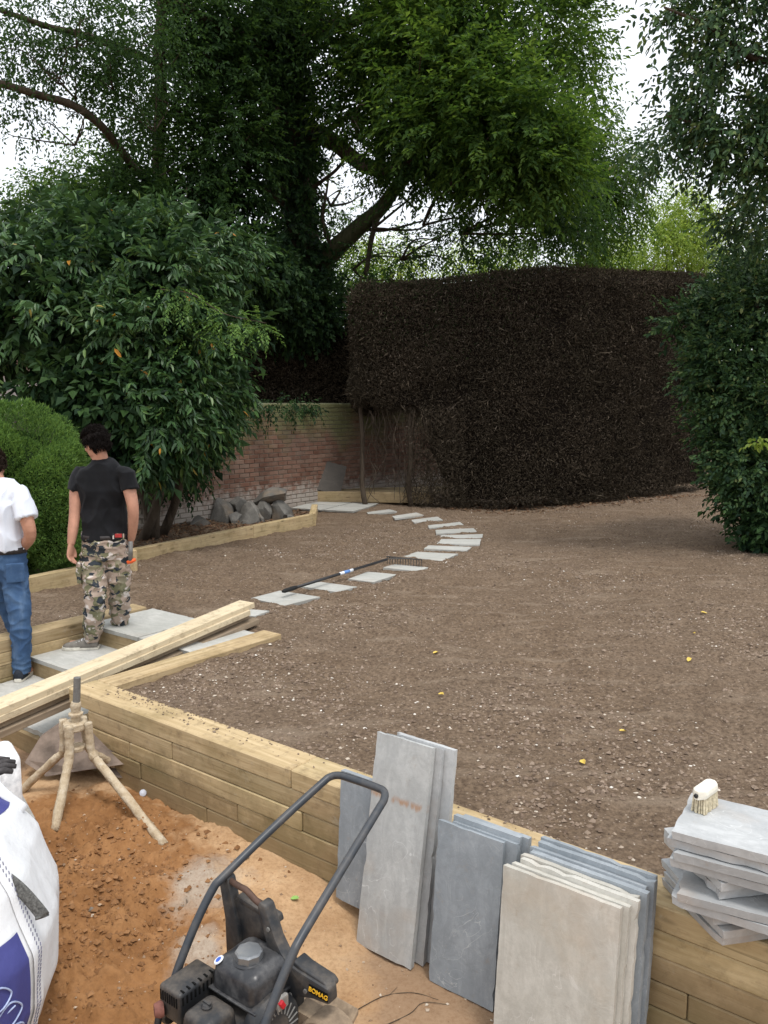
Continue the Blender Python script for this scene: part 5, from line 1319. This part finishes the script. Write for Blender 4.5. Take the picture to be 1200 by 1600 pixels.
for i in range(200):      # loose dead twigs under the overhang
    x = random.uniform(-.3, 1.35); z1 = 1.7 if random.random() < .5 else random.uniform(.4, 1.6); z0 = z1 - random.uniform(.25, .9); y = 14.72 + jit(.12)
    if x < .5 and random.random() < .45: x = .5 + random.random() * .8
    z0 = max(z0, .02); pth = smooth_path([(x, y, z1), (x + jit(.12), y + jit(.1), (z0 + z1) / 2), (x + jit(.2), y + jit(.1), z0)], 4)
    mb.tube([p - hg.location for p in pth], lerp_list([.008, .004], len(pth)), 4)
mb.build('dead_twigs', MAT['bark'], hg)
hsel = lambda P: (rng.random(len(P)) < 1)
P = np.stack([rng.uniform(.35, 1.4, 9000), 14.62 + rng.normal(size=9000) * .13, rng.random(9000) ** 1.1 * 1.75], -1); P = P[rng.random(len(P)) < np.clip((P[:, 0] - .3) / .8, .1, 1)]
m = len(P); o = mesh_obj('sparse_twigs', leaf_mesh('sparse_twigs', P - np.array(hg.location), rng.normal(size=(m, 3)), rng.normal(size=(m, 3)), .05 + .06 * rng.random(m), .006 + .008 * rng.random(m)), MAT['twig'], hg); o['kind'] = 'stuff'

# darker hedge growing behind the brick wall
hb = thing('overgrown_hedge', 'dark shady hedge growing above and behind the brick wall', 'hedge', (-2.6, 18.2, 0))
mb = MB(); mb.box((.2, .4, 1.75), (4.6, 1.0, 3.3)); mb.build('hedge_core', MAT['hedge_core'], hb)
n = 36000; P = np.stack([rng.uniform(-2.4, 2.6, n), -.12 - .22 * rng.random(n), .6 + rng.random(n) * 2.95], -1); P[:, 1] += .25 * fbm(P[:, 0] * 1.5, P[:, 2] * 1.5, 3)
o = mesh_obj('twig_face', leaf_mesh('twig_face', P, rng.normal(size=(n, 3)) + np.array([0, -.5, -.2]), rng.normal(size=(n, 3)) + np.array([0, -1, 0]), .04 + .06 * rng.random(n), .012 + .016 * rng.random(n)), MAT['twig'], hb); o['kind'] = 'stuff'

# ---------------------------------------------------------------- big ivy-clad tree
it = thing('ivy_clad_tree', 'huge dark tree with ivy-covered trunk and drooping crown', 'tree', (-1.9, 18.6, 0))
trunk_pts = [(-1.95, 18.6, -.1), at(478, 520, 18.6), at(476, 430, 18.6), at(462, 300, 18.5), at(450, 180, 18.4), at(445, 40, 18.2), at(440, -120, 18.0), at(436, -300, 18.0)]
limb('trunk', trunk_pts, .42, .26, MAT['bark'], it, 12)
limb('branch', [at(480, 430, 18.5), at(520, 392, 18.3), at(560, 355, 18), at(592, 325, 17.8), at(640, 262, 17.4), at(690, 180, 17)], .24, .09, MAT['bark_mossy'], it)
limb('branch', [at(455, 205, 18.4), at(505, 212, 18), at(545, 240, 17.5), at(592, 266, 17), at(690, 258, 16.3), at(780, 262, 15.7), at(880, 282, 15.2)], .2, .06, MAT['bark'], it)
limb('branch', [at(448, 120, 18.3), at(380, 60, 17), at(300, 20, 16), at(200, -30, 15)], .16, .05, MAT['bark'], it)
limb('branch', [at(446, 60, 18.3), at(560, 30, 17.5), at(650, -10, 17), at(760, -20, 16)], .16, .05, MAT['bark'], it)
limb('branch', [at(592, 325, 17.8), at(580, 380, 17.9), at(572, 430, 18)], .06, .05, MAT['bark'], it)
for (a_, b_, c_) in (((480, 300), (530, 260), (560, 200)), ((520, 392), (505, 340), (515, 280)), ((560, 355), (600, 360), (660, 345)), ((592, 266), (620, 300), (650, 330)), ((690, 258), (740, 300), (760, 340))):
    limb('branch', [at(*a_, 18.2), at(*b_, 17.8), at(*c_, 17.4)], .05, .018, MAT['bark'], it, 6)
cr = [ell(600, 60, 16.5, 135, 90, 620), ell(720, 110, 15.2, 130, 100, 800), ell(800, 170, 14.6, 95, 100, 640), ell(690, 215, 15.3, 150, 62, 760), ell(820, 255, 14.6, 80, 55, 420), ell(560, 150, 16.8, 90, 70, 280),
      ell(610, 180, 16.2, 110, 65, 340), ell(780, 40, 15.5, 110, 75, 560), ell(520, 10, 17, 100, 60, 300), ell(870, 160, 15, 45, 90, 220), ell(690, 20, 15.6, 100, 60, 400), ell(880, 60, 15.6, 50, 60, 160)]
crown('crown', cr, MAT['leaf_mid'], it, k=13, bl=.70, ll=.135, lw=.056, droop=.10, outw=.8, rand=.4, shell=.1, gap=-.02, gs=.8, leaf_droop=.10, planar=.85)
cr3 = [ell(540, 90, 17.3, 100, 100, 300), ell(620, 120, 17, 100, 90, 340), ell(720, 60, 16.6, 120, 80, 340), ell(760, 220, 16, 120, 70, 380), ell(650, 250, 16.4, 110, 40, 300), ell(560, 40, 17, 90, 60, 300)]
crown('inner_crown', cr3, MAT['leaf_dark'], it, k=12, bl=.65, ll=.11, lw=.05, droop=.12, shell=.1, gap=-.1, gs=.9, leaf_droop=.12, planar=.8)  # darker leaf colour paints in the deep shade of the crown's middle
cr2 = [ell(640, 330, 17.2, 90, 55, 120), ell(760, 320, 16.5, 110, 55, 330), ell(850, 330, 16, 80, 65, 280), ell(910, 300, 16.5, 50, 70, 160), ell(540, 300, 18, 60, 80, 70), ell(700, 385, 18, 130, 35, 220), ell(480, 290, 18, 60, 60, 60), ell(590, 400, 18, 70, 40, 110)]
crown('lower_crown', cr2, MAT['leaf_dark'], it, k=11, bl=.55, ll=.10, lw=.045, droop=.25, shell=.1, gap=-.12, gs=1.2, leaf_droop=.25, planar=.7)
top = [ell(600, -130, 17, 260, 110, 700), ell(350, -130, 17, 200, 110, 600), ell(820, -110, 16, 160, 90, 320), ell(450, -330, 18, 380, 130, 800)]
crown('upper_crown', top, MAT['leaf_dark'], it, k=9, bl=.8, ll=.16, lw=.07, droop=.3, shell=.1, gap=-.15, gs=.6)  # out-of-view top of the crown, added to shade the leaves below
# ivy coat and dark bushy growth round the trunk
ivy = [ell(465, 400, 18.3, 36, 90, 620), ell(455, 220, 18.2, 38, 100, 750), ell(443, 60, 18, 38, 100, 620), ell(400, 90, 17.5, 45, 60, 260), ell(450, 480, 17.6, 70, 50, 650), ell(500, 470, 18, 40, 40, 240), ell(395, 430, 16.4, 70, 50, 520), ell(360, 340, 16.6, 60, 60, 330)]
crown('ivy', ivy, MAT['leaf_ivy'], it, k=8, bl=.38, ll=.12, lw=.08, droop=.4, outw=.9, rand=.55, shell=.25, gap=-.4, gs=1.1, leaf_droop=.5, planar=.4)
lf = [ell(330, 110, 16.6, 90, 90, 620), ell(275, 50, 16.2, 90, 70, 480), ell(340, 230, 16.3, 80, 80, 620), ell(290, 320, 15.8, 70, 60, 420), ell(330, 20, 16.5, 110, 60, 420), ell(210, 150, 15.8, 50, 60, 220), ell(235, 250, 15.8, 60, 60, 330), ell(205, 330, 15.4, 75, 50, 360), ell(290, 400, 15, 110, 45, 420), ell(390, 180, 17, 50, 60, 200), ell(160, 380, 15, 90, 40, 300)]
crown('side_crown', lf, MAT['leaf_dark'], it, k=11, bl=.6, ll=.12, lw=.055, droop=.18, outw=.8, rand=.45, shell=.15, gap=-.14, gs=1.0, leaf_droop=.2, planar=.75)
twigs(lf, it, MAT['bark'], lambda c: c + (Vector((-1.8, 18.4, max(3, c.z - .6))) - c) * .35, 3, .03)
for pts_ in ([(452, 250), (420, 215), (380, 190), (330, 185)], [(458, 330), (420, 300), (370, 290), (300, 300)], [(446, 130), (400, 80), (350, 60), (290, 40)], [(600, 268), (640, 225), (700, 190), (780, 170)], [(500, 212), (560, 170), (620, 130), (690, 110)], [(700, 258), (760, 235), (820, 225), (880, 240)]):
    limb('branch', [at(u_, v_, 18.2 - .6 * q_) for q_, (u_, v_) in enumerate(pts_)], .075, .02, MAT['bark'], it, 7)
twigs(cr + cr2, it, MAT['bark'], lambda c: c + (Vector((-1.8, 18.4, max(3, c.z - .8))) - c) * .35, 3, .03)

# ---------------------------------------------------------------- tree overhanging at the left
lt_ = thing('overhanging_tree', 'loose-leaved tree with one bare arching branch against white sky', 'tree', (-4.0, 17.2, 0))
limb('trunk', [(-4.0, 17.2, -.1), at(275, 480, 17.2), at(265, 330, 17), at(250, 250, 16.8), at(250, 100, 16.6), at(255, -80, 16.4)], .16, .1, MAT['bark'], lt_)
limb('branch', [at(262, 310, 16.8), at(215, 268, 15.4), at(180, 225, 14.4), at(150, 190, 13.8), at(110, 163, 13.4), at(60, 148, 13.1), at(-10, 128, 13), at(-80, 118, 12.6)], .075, .05, MAT['bark'], lt_)
limb('branch', [at(250, 100, 16.6), at(150, 60, 14.6), at(70, 40, 13.5), at(-20, 10, 13)], .07, .03, MAT['bark'], lt_)
lc = [ell(60, 30, 13, 130, 50, 300), ell(200, 60, 14, 110, 70, 520), ell(120, 100, 13.5, 80, 40, 170), ell(190, 170, 14.2, 55, 60, 200), ell(30, 90, 13, 70, 40, 50), ell(60, 190, 13.4, 60, 50, 38), ell(60, 115, 13.2, 80, 40, 40), ell(100, -90, 13.5, 260, 70, 350), ell(20, 165, 13, 40, 20, 40)]
crown('crown', lc, MAT['leaf_dark'], lt_, k=9, bl=.45, ll=.075, lw=.035, droop=.4, shell=.1, gap=-.28, gs=1.5, leaf_droop=.35)
twigs(lc[:7], lt_, MAT['bark'], lambda c: c + Vector((.5, .3, -.3)), 4, .014)

# ---------------------------------------------------------------- light trees in the background
def bgtree(label, base, ells, mat, h, name='background_tree', **kw):
    t_ = thing(name, label, 'tree', base); b_ = Vector(base)
    limb('trunk', [b_ + Vector((0, 0, -.2)), b_ + Vector((.1, 0, h * .5)), b_ + Vector((0, .1, h))], .16, .06, MAT['bark'], t_)
    crown('crown', ells, mat, t_, **kw); twigs(ells, t_, MAT['bark'], lambda c: Vector((b_.x, b_.y, min(h, c.z - .5))), 2, .03)
    return t_
kw = dict(k=10, bl=.6, ll=.11, lw=.05, droop=.5, shell=.1, gap=-.28, gs=.9, leaf_droop=.4)
bgtree('pale green tree rising behind the hedge beside the dark crown', (5.4, 22, 0), [ell(885, 60, 21, 50, 90, 300), ell(905, 180, 21, 50, 80, 320), ell(900, 290, 21, 85, 70, 560), ell(975, 300, 21, 50, 70, 300), ell(880, 380, 21, 110, 45, 520), ell(950, 270, 21, 40, 55, 180)], MAT['leaf_mid'], 7, **kw)
bgtree('bright yellow-green tree just above the far end of the hedge', (9.6, 29, 0), [ell(1010, 395, 28, 110, 45, 900), ell(1085, 375, 28, 60, 60, 700), ell(1065, 335, 28, 50, 40, 380), ell(950, 415, 27, 90, 25, 360)], MAT['leaf_light'], 5.4, **kw)
bgtree('pale tree glimpsed beneath the crown above the hedge left end', (0.2, 27, 0), [ell(600, 395, 26, 60, 40, 260), ell(680, 410, 26, 90, 25, 260), ell(545, 420, 26, 40, 40, 150), ell(770, 400, 25, 70, 40, 260)], MAT['leaf_light'], 5, **kw)
bgtree('yellowish green tree behind the laurel against the white sky', (-8.4, 22, 0), [ell(160, 270, 21, 70, 60, 380), ell(100, 330, 21, 80, 55, 520), ell(180, 340, 21, 90, 70, 620), ell(20, 370, 21, 80, 40, 420), ell(60, 300, 21, 50, 30, 90)], MAT['leaf_mid'], 5.6, **kw)
bgtree('mid-green tree far behind the ivy trunk and brick wall', (-3.2, 26, 0), [ell(440, 330, 25, 50, 50, 60), ell(520, 350, 25, 50, 70, 130), ell(430, 450, 24, 90, 60, 700), ell(560, 450, 24, 100, 40, 600), ell(250, 450, 22, 160, 80, 900)], MAT['leaf_mid'], 5, **kw)

# ---------------------------------------------------------------- laurel
la = thing('cherry_laurel', 'big glossy cherry laurel bush with long drooping leaves', 'bush', (-3.1, 11.3, 0))
for i, (u1, v1) in enumerate(((120, 520), (220, 470), (330, 520), (60, 460), (380, 600), (200, 640))):
    limb('stem', [(-3.1 + jit(.25), 11.3 + jit(.2), -.05), (at(260, 720, 11.2) + at(u1, v1, 10.8)) / 2, at(u1, v1, 10.8)], .07, .02, MAT['bark'], la, 7)
le = [ell(50, 430, 10.6, 120, 65, 620), ell(180, 420, 10.8, 110, 60, 620), ell(260, 455, 10.6, 85, 75, 560), ell(150, 365, 11.2, 90, 45, 300), ell(260, 385, 11.2, 80, 50, 320), ell(100, 500, 10.3, 120, 60, 620), ell(215, 540, 10.2, 100, 70, 640), ell(300, 560, 10.6, 60, 70, 420),
      ell(170, 620, 9.9, 100, 60, 520), ell(255, 640, 10.2, 80, 60, 500), ell(325, 630, 10.7, 45, 45, 220), ell(210, 690, 10.1, 75, 42, 380), ell(-40, 520, 10.4, 80, 90, 400), ell(370, 505, 10.8, 34, 22, 60), ell(90, 590, 9.9, 60, 40, 220), ell(285, 685, 10.6, 36, 30, 120), ell(60, 340, 12, 80, 30, 120), ell(330, 400, 11.8, 60, 40, 160), ell(60, 385, 11.2, 90, 30, 130)]
crown('foliage', le, MAT['leaf_laurel'], la, six=True, fold=.14, curl=.3, k=11, bl=.36, ll=.118, lw=.038, droop=.25, outw=.8, rand=.5, shell=.3, gap=-.1, gs=1.3, leaf_droop=.45, planar=.4)
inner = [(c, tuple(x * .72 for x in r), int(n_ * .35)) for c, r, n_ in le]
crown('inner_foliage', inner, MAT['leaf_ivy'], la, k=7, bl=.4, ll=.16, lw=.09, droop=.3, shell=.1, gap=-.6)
wi = thing('wall_creeper', 'dark creeper hanging over the brick wall beside the laurel', 'plant', (-2.9, 13.0, 0))
limb('stem', [(-2.95, 12.95, -.05), (-2.85, 13.1, .7), (-2.7, 13.3, 1.4), (-2.4, 13.75, 1.85)], .03, .012, MAT['bark'], wi, 6)
crown('foliage', [ell(295, 690, 12.3, 45, 60, 260), ell(325, 660, 12.7, 34, 45, 170), ell(345, 640, 13.2, 45, 22, 130), ell(400, 636, 14.0, 50, 14, 110), ell(455, 632, 14.7, 50, 12, 80), ell(270, 740, 12.0, 50, 30, 150)], MAT['leaf_ivy'], wi, k=8, bl=.24, ll=.075, lw=.035, droop=.7, outw=.6, shell=.2, gap=-.3, leaf_droop=.6)
# bright young compound sprays hanging in front
sp = thing('young_acacia_spray', 'bright green feathery young shoots hanging in front of the laurel', 'plant', tuple(at(330, 520, 10)))
limb('stem', [at(250, 452, 10.05), at(300, 460, 9.95), at(350, 490, 9.9), at(415, 505, 9.9)], .008, .004, MAT['bark'], sp, 5, .003)
crown('leaves', [ell(285, 470, 9.9, 38, 14, 26), ell(355, 500, 9.85, 40, 14, 26), ell(400, 508, 9.85, 25, 12, 16), ell(300, 530, 9.85, 25, 8, 12), ell(560 - 290, 455, 9.9, 20, 12, 10)], MAT['leaf_yew'], sp, k=15, bl=.28, ll=.05, lw=.022, droop=.7, shell=.1, gap=-2, leaf_droop=.2, planar=.9)

# ---------------------------------------------------------------- clipped yew dome
yw = thing('clipped_yew', 'rounded bright green clipped yew behind the man in the pale shirt', 'bush', (-3.92, 8.7, 0))
mb = MB(); mb.ball((0, 0, .80), (.70, .62, .76), 24, 14); mb.build('inner_mass', MAT['yew_core'], yw, smooth=True)
def yew(n, mat, name):
    d = rsphere(n); d[:, 1] = -np.abs(d[:, 1]) * np.where(rng.random(n) < .8, 1, -1)
    w1 = rsphere(150); cs = d @ w1.T; near = cs.max(1); lump = .80 + .30 * np.clip((near - .955) / .045, 0, 1) ** .8 + .10 * vnoise(d[:, 0] * 4 + 3, d[:, 2] * 4 + d[:, 1] * 3)
    p = d * np.array([.88, .80, .97]) * (lump * (.90 + .10 * rng.random(n)))[:, None] + np.array([0, 0, .80]); k = p[:, 2] > .02; p, d = p[k], d[k]; m = len(p)
    D = d * .8 + rng.normal(size=(m, 3)) * .5 + np.array([0, 0, .25])
    return mesh_obj(name, leaf_mesh(name, p, D, d + rng.normal(size=(m, 3)) * .6, .028 + .03 * rng.random(m), .006 + .008 * rng.random(m)), mat, yw)
yew(85000, MAT['leaf_yew'], 'foliage')

# ---------------------------------------------------------------- right-hand evergreen and the tree above it
rb = thing('holly_bush', 'tall dark bluish-green evergreen bush at the edge of the soil', 'bush', (5.6, 11.4, 0))
for i, (u1, v1) in enumerate(((1120, 520), (1180, 430), (1160, 650), (1230, 500), (1200, 760))):
    limb('stem', [(5.7 + jit(.3), 11.5 + jit(.3), -.05), (at(1200, 760, 11.3) + at(u1, v1, 11)) / 2, at(u1, v1, 11)], .06, .02, MAT['bark'], rb, 7)
re = [ell(1195, 400, 11.6, 55, 44, 320), ell(1150, 450, 11.6, 42, 38, 180), ell(1190, 480, 11, 90, 60, 620), ell(1085, 500, 11.4, 48, 26, 150), ell(1150, 560, 10.8, 75, 55, 560), ell(1118, 600, 11, 42, 40, 180), ell(1200, 620, 10.4, 90, 60, 600), ell(1140, 680, 10.8, 52, 50, 340), ell(1190, 730, 10.3, 75, 60, 560), ell(1168, 790, 10.5, 42, 45, 280), ell(1150, 745, 10.9, 40, 40, 220), ell(1185, 838, 10.3, 42, 26, 220), ell(1240, 800, 10.3, 60, 60, 300), ell(1210, 815, 10.1, 52, 38, 300), ell(1290, 560, 10.8, 90, 220, 900)]
crown('foliage', re, MAT['leaf_holly'], rb, six=True, fold=.16, curl=.12, k=10, bl=.28, ll=.066, lw=.036, droop=.05, outw=.9, rand=.55, shell=.3, gap=-.08, gs=1.5, leaf_droop=.1, planar=.4)
inner = [(c, tuple(x * .72 for x in r), int(n_ * .3)) for c, r, n_ in re]
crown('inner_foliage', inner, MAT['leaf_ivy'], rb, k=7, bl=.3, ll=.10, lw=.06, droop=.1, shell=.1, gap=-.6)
rt = thing('leaning_tree', 'dark leafy tree reaching over from the holly bush into the sky', 'tree', (5.9, 10.6, 0))
limb('trunk', [(5.9, 10.6, -.1), at(1290, 500, 10.3), at(1270, 250, 10), at(1230, 60, 9.6), at(1180, -120, 9.4)], .14, .07, MAT['bark'], rt)
limb('branch', [at(1265, 260, 10), at(1190, 220, 9.6), at(1110, 200, 9.4), at(1040, 180, 9.4)], .045, .012, MAT['bark'], rt, 7)
limb('branch', [at(1240, 100, 9.7), at(1170, 90, 9.4), at(1100, 40, 9.2), at(1040, 10, 9.1)], .045, .012, MAT['bark'], rt, 7)
te = [ell(1150, 40, 9.4, 90, 50, 330), ell(1170, 120, 9.2, 90, 50, 360), ell(1095, 20, 9.4, 55, 25, 70), ell(1180, 200, 9.2, 80, 46, 300), ell(1090, 195, 9.5, 50, 24, 80), ell(1200, 280, 9.4, 50, 35, 110), ell(1130, 250, 9.6, 55, 26, 70), ell(1060, 230, 9.8, 40, 20, 36), ell(1020, 15, 9.4, 30, 14, 12), ell(1070, 120, 9.5, 50, 26, 40), ell(1170, -90, 9.4, 150, 70, 420), ell(1290, 120, 9.6, 60, 160, 400), ell(1010, 240, 11, 30, 30, 50), ell(1150, 345, 10.6, 40, 20, 50), ell(1195, 335, 10.4, 45, 36, 170)]
crown('crown', te, MAT['leaf_holly'], rt, six=True, fold=.14, curl=.18, k=9, bl=.34, ll=.078, lw=.036, droop=.3, outw=.7, rand=.5, shell=.15, gap=-.3, gs=1.6, leaf_droop=.35, planar=.4)
twigs(te[:10], rt, MAT['bark'], lambda c: c + Vector((.5, .1, .1)), 4, .009)

# yellow-leaved sprig in the holly
ys = thing('yellow_sprig', 'small sprig of bright yellow-green leaves on the holly bush', 'plant', tuple(at(1182, 686, 9.5)))
crown('leaves', [ell(1182, 685, 9.5, 14, 8, 7)], MAT['leaf_light'], ys, six=True, k=6, bl=.12, ll=.07, lw=.045, droop=.1, shell=.1, gap=-2)
limb('stem', [at(1182, 690, 9.55), at(1190, 700, 9.8), at(1200, 700, 10.1)], .006, .004, MAT['bark'], ys, 5, .002)

# leaf litter in the bed and under the hedge
def litter(name, xr, yr, n, label, keep=None):
    P = np.stack([rng.uniform(*xr, n), rng.uniform(*yr, n), np.full(n, .015)], -1)
    if keep is not None: P = P[keep(P)]
    a = (P[:, 0] - C0.x) * E1.x + (P[:, 1] - C0.y) * E1.y; b = (P[:, 0] - C0.x) * E2.x + (P[:, 1] - C0.y) * E2.y; P[:, 2] = soil_h(a, b) + .012
    m = len(P); D = rng.normal(size=(m, 3)) * np.array([1, 1, .25]); N = np.array([0, 0, 1.0]) + rng.normal(size=(m, 3)) * .35
    o = mesh_obj(name, leaf_mesh(name, P, D, N, .04 + .05 * rng.random(m), .018 + .025 * rng.random(m)), MAT['leaf_litter']); tag(o, label, None, None, 'stuff')
litter('leaf_litter', (-4.2, -1.2), (9.2, 14.2), 4200, 'brown leaf litter covering the planting bed under the laurel', lambda P: (P[:, 0] < -2.95 + (P[:, 1] - 9.35) * .59 - .1))
litter('hedge_litter', (1.0, 6.6), (13.9, 16.6), 2600, 'dead twiggy litter along the foot of the hedge', lambda P: P[:, 1] > np.interp(P[:, 0], [1, 2.2, 3.4, 4.9, 6.6], [14.4, 14.15, 14.5, 15.6, 16.6]) - .35 * rng.random(len(P)) ** 2)
# fallen yellow leaves
fl = MAT['leaf_litter']; MAT['yellow_leaf'] = flat('yellow_leaf', (.62, .45, .10), .7, var=.2)
for (x, y) in [(.39, 6.06), (2.22, 5.84), (2.97, 5.8), (2.85, 7.2), (.36, 5.03), (1.34, 4.8 - .35), (2.5, 7.4 - .9), (1.02, 4.05), (.56, 11.6 - 1.2)]:
    m_ = MB(); l = .018 + .012 * random.random()
    m_.add([(-l, 0, 0), (-l * .4, l * .55, .008), (l * .5, l * .45, .012), (l, 0, .002), (l * .5, -l * .5, .009), (-l * .4, -l * .5, .004), (0, 0, -.002)], [(6, 0, 5), (6, 5, 4), (6, 4, 3), (6, 3, 2), (6, 2, 1), (6, 1, 0)])
    o = m_.build('fallen_leaf', MAT['yellow_leaf'], None); a = (x - C0.x) * E1.x + (y - C0.y) * E1.y; b = (x - C0.x) * E2.x + (y - C0.y) * E2.y
    o.location = (x, y, float(soil_h(np.array([a]), np.array([b]))[0]) + .012); o.rotation_euler = (jit(.3), jit(.3), jit(3)); tag(o, 'small yellow fallen leaf lying on the raked soil', 'leaf', 'yellow leaves fallen on the soil')

# ---------------------------------------------------------------- small litter in the yard
def yard_z(x, y):
    a = (x - C0.x) * E1.x + (y - C0.y) * E1.y; b = (x - C0.x) * E2.x + (y - C0.y) * E2.y; return float(sand_h(np.array([a]), np.array([b]))[0])
for pts, lb in (([(-.12, 3.02), (.0, 3.10), (.12, 3.12), (.22, 3.08)], 'thin dry twig lying on sand in front of the tall slabs'), ([(-.02, 2.93), (.10, 3.0), (.16, 3.06), (.26, 3.05)], 'short dry twig lying beside the foot of the blue-grey slabs')):
    m_ = MB(); pth = smooth_path([(x, y, yard_z(x, y) + .002) for x, y in pts], 5); m_.tube(pth, lerp_list([.002, .001], len(pth)), 5); m_.tube([pth[6], pth[6] + Vector((.03, .04, .002))], [.0014, .0008], 4)
    tag(m_.build('twig', MAT['bark'], None), lb, 'twig')
m_ = MB(); m_.add([(-.02, 0, 0), (-.008, .014, .006), (.012, .012, .008), (.022, 0, .002), (.012, -.012, .006), (-.008, -.013, .004), (0, 0, -.002)], [(6, 0, 5), (6, 5, 4), (6, 4, 3), (6, 3, 2), (6, 2, 1), (6, 1, 0)])
o = m_.build('green_leaf', flat('fresh_leaf', (.25, .42, .10), .6), None); o.location = (-.42, 3.62, yard_z(-.42, 3.62) + .008); tag(o, 'single fresh green leaf lying on the pale sand', 'leaf')
m_ = MB(); m_.lathe((0, 0, 0), [(.0, 0), (.016, .002), (.022, .008), (.019, .013), (.0, .014)], 12); o = m_.build('plastic_lid', flat('lid_white', (.55, .57, .64), .5), None, smooth=True); o.location = (-1.42, 4.62, yard_z(-1.42, 4.62) + .012); o.rotation_euler = (.9, .2, .4); tag(o, 'small white plastic lid half buried in sand by the sleepers', 'lid')
rock((-.70, 3.93, yard_z(-.70, 3.93) + .006), (.014, .011, .010), 21, 'small round rusty-brown stone on the sand near the sleepers')
rock((-1.33, 3.50, yard_z(-1.33, 3.50) + .01), (.012, .01, .009), 22, 'pale buff stone lying in the middle of the damp sand')

# ---------------------------------------------------------------- house and fence glimpsed behind the laurel
hs_ = thing('neighbour_house', 'pale rendered house glimpsed through the laurel leaves', 'house', (-12, 26, 0))
mb = MB(); mb.box((0, 0, 1.4), (9, 6, 2.9)); mb.build('wall', flat('render_pale', (.55, .50, .47), .9, nscale=3), hs_)
mb = MB(); mb.loft([[Vector((x, -3.4, 2.8)), Vector((x, 0, 4.6)), Vector((x, 3.4, 2.8))] for x in (-4.8, 4.8)]); mb.build('roof', flat('roof_tile', (.22, .12, .09), .9, nscale=6), hs_)
for x in (-2.6, 0, 2.6):
    mb = MB(); mb.box((x, -3.02, 1.5), (1.1, .06, 1.2)); wdw = mb.build('window', flat('window_frame', (.7, .7, .7), .5), hs_)
    mb = MB(); mb.box((x, -3.05, 1.5), (.95, .03, 1.05)); mb.build('pane', flat('window_glass', (.03, .035, .04), .1, .5, bump=0), wdw)
fe = thing('dark_fence', 'dark stained board fence glimpsed behind the clipped yew', 'fence', (-7.2, 13, 0))
for i in range(44):
    mb_ = 'board'; o = beam('board', (-9.6 + i * .125, 13.0 + jit(.006), .9 - .9), (-9.6 + i * .125, 13.0 + jit(.006), 1.72), .118, .018, MAT['stone_dark'], fe)
for z in (.4, 1.4): beam('rail', (-9.7, 13.05, z), (-4.1, 13.05, z), .05, .08, MAT['stone_dark'], fe)
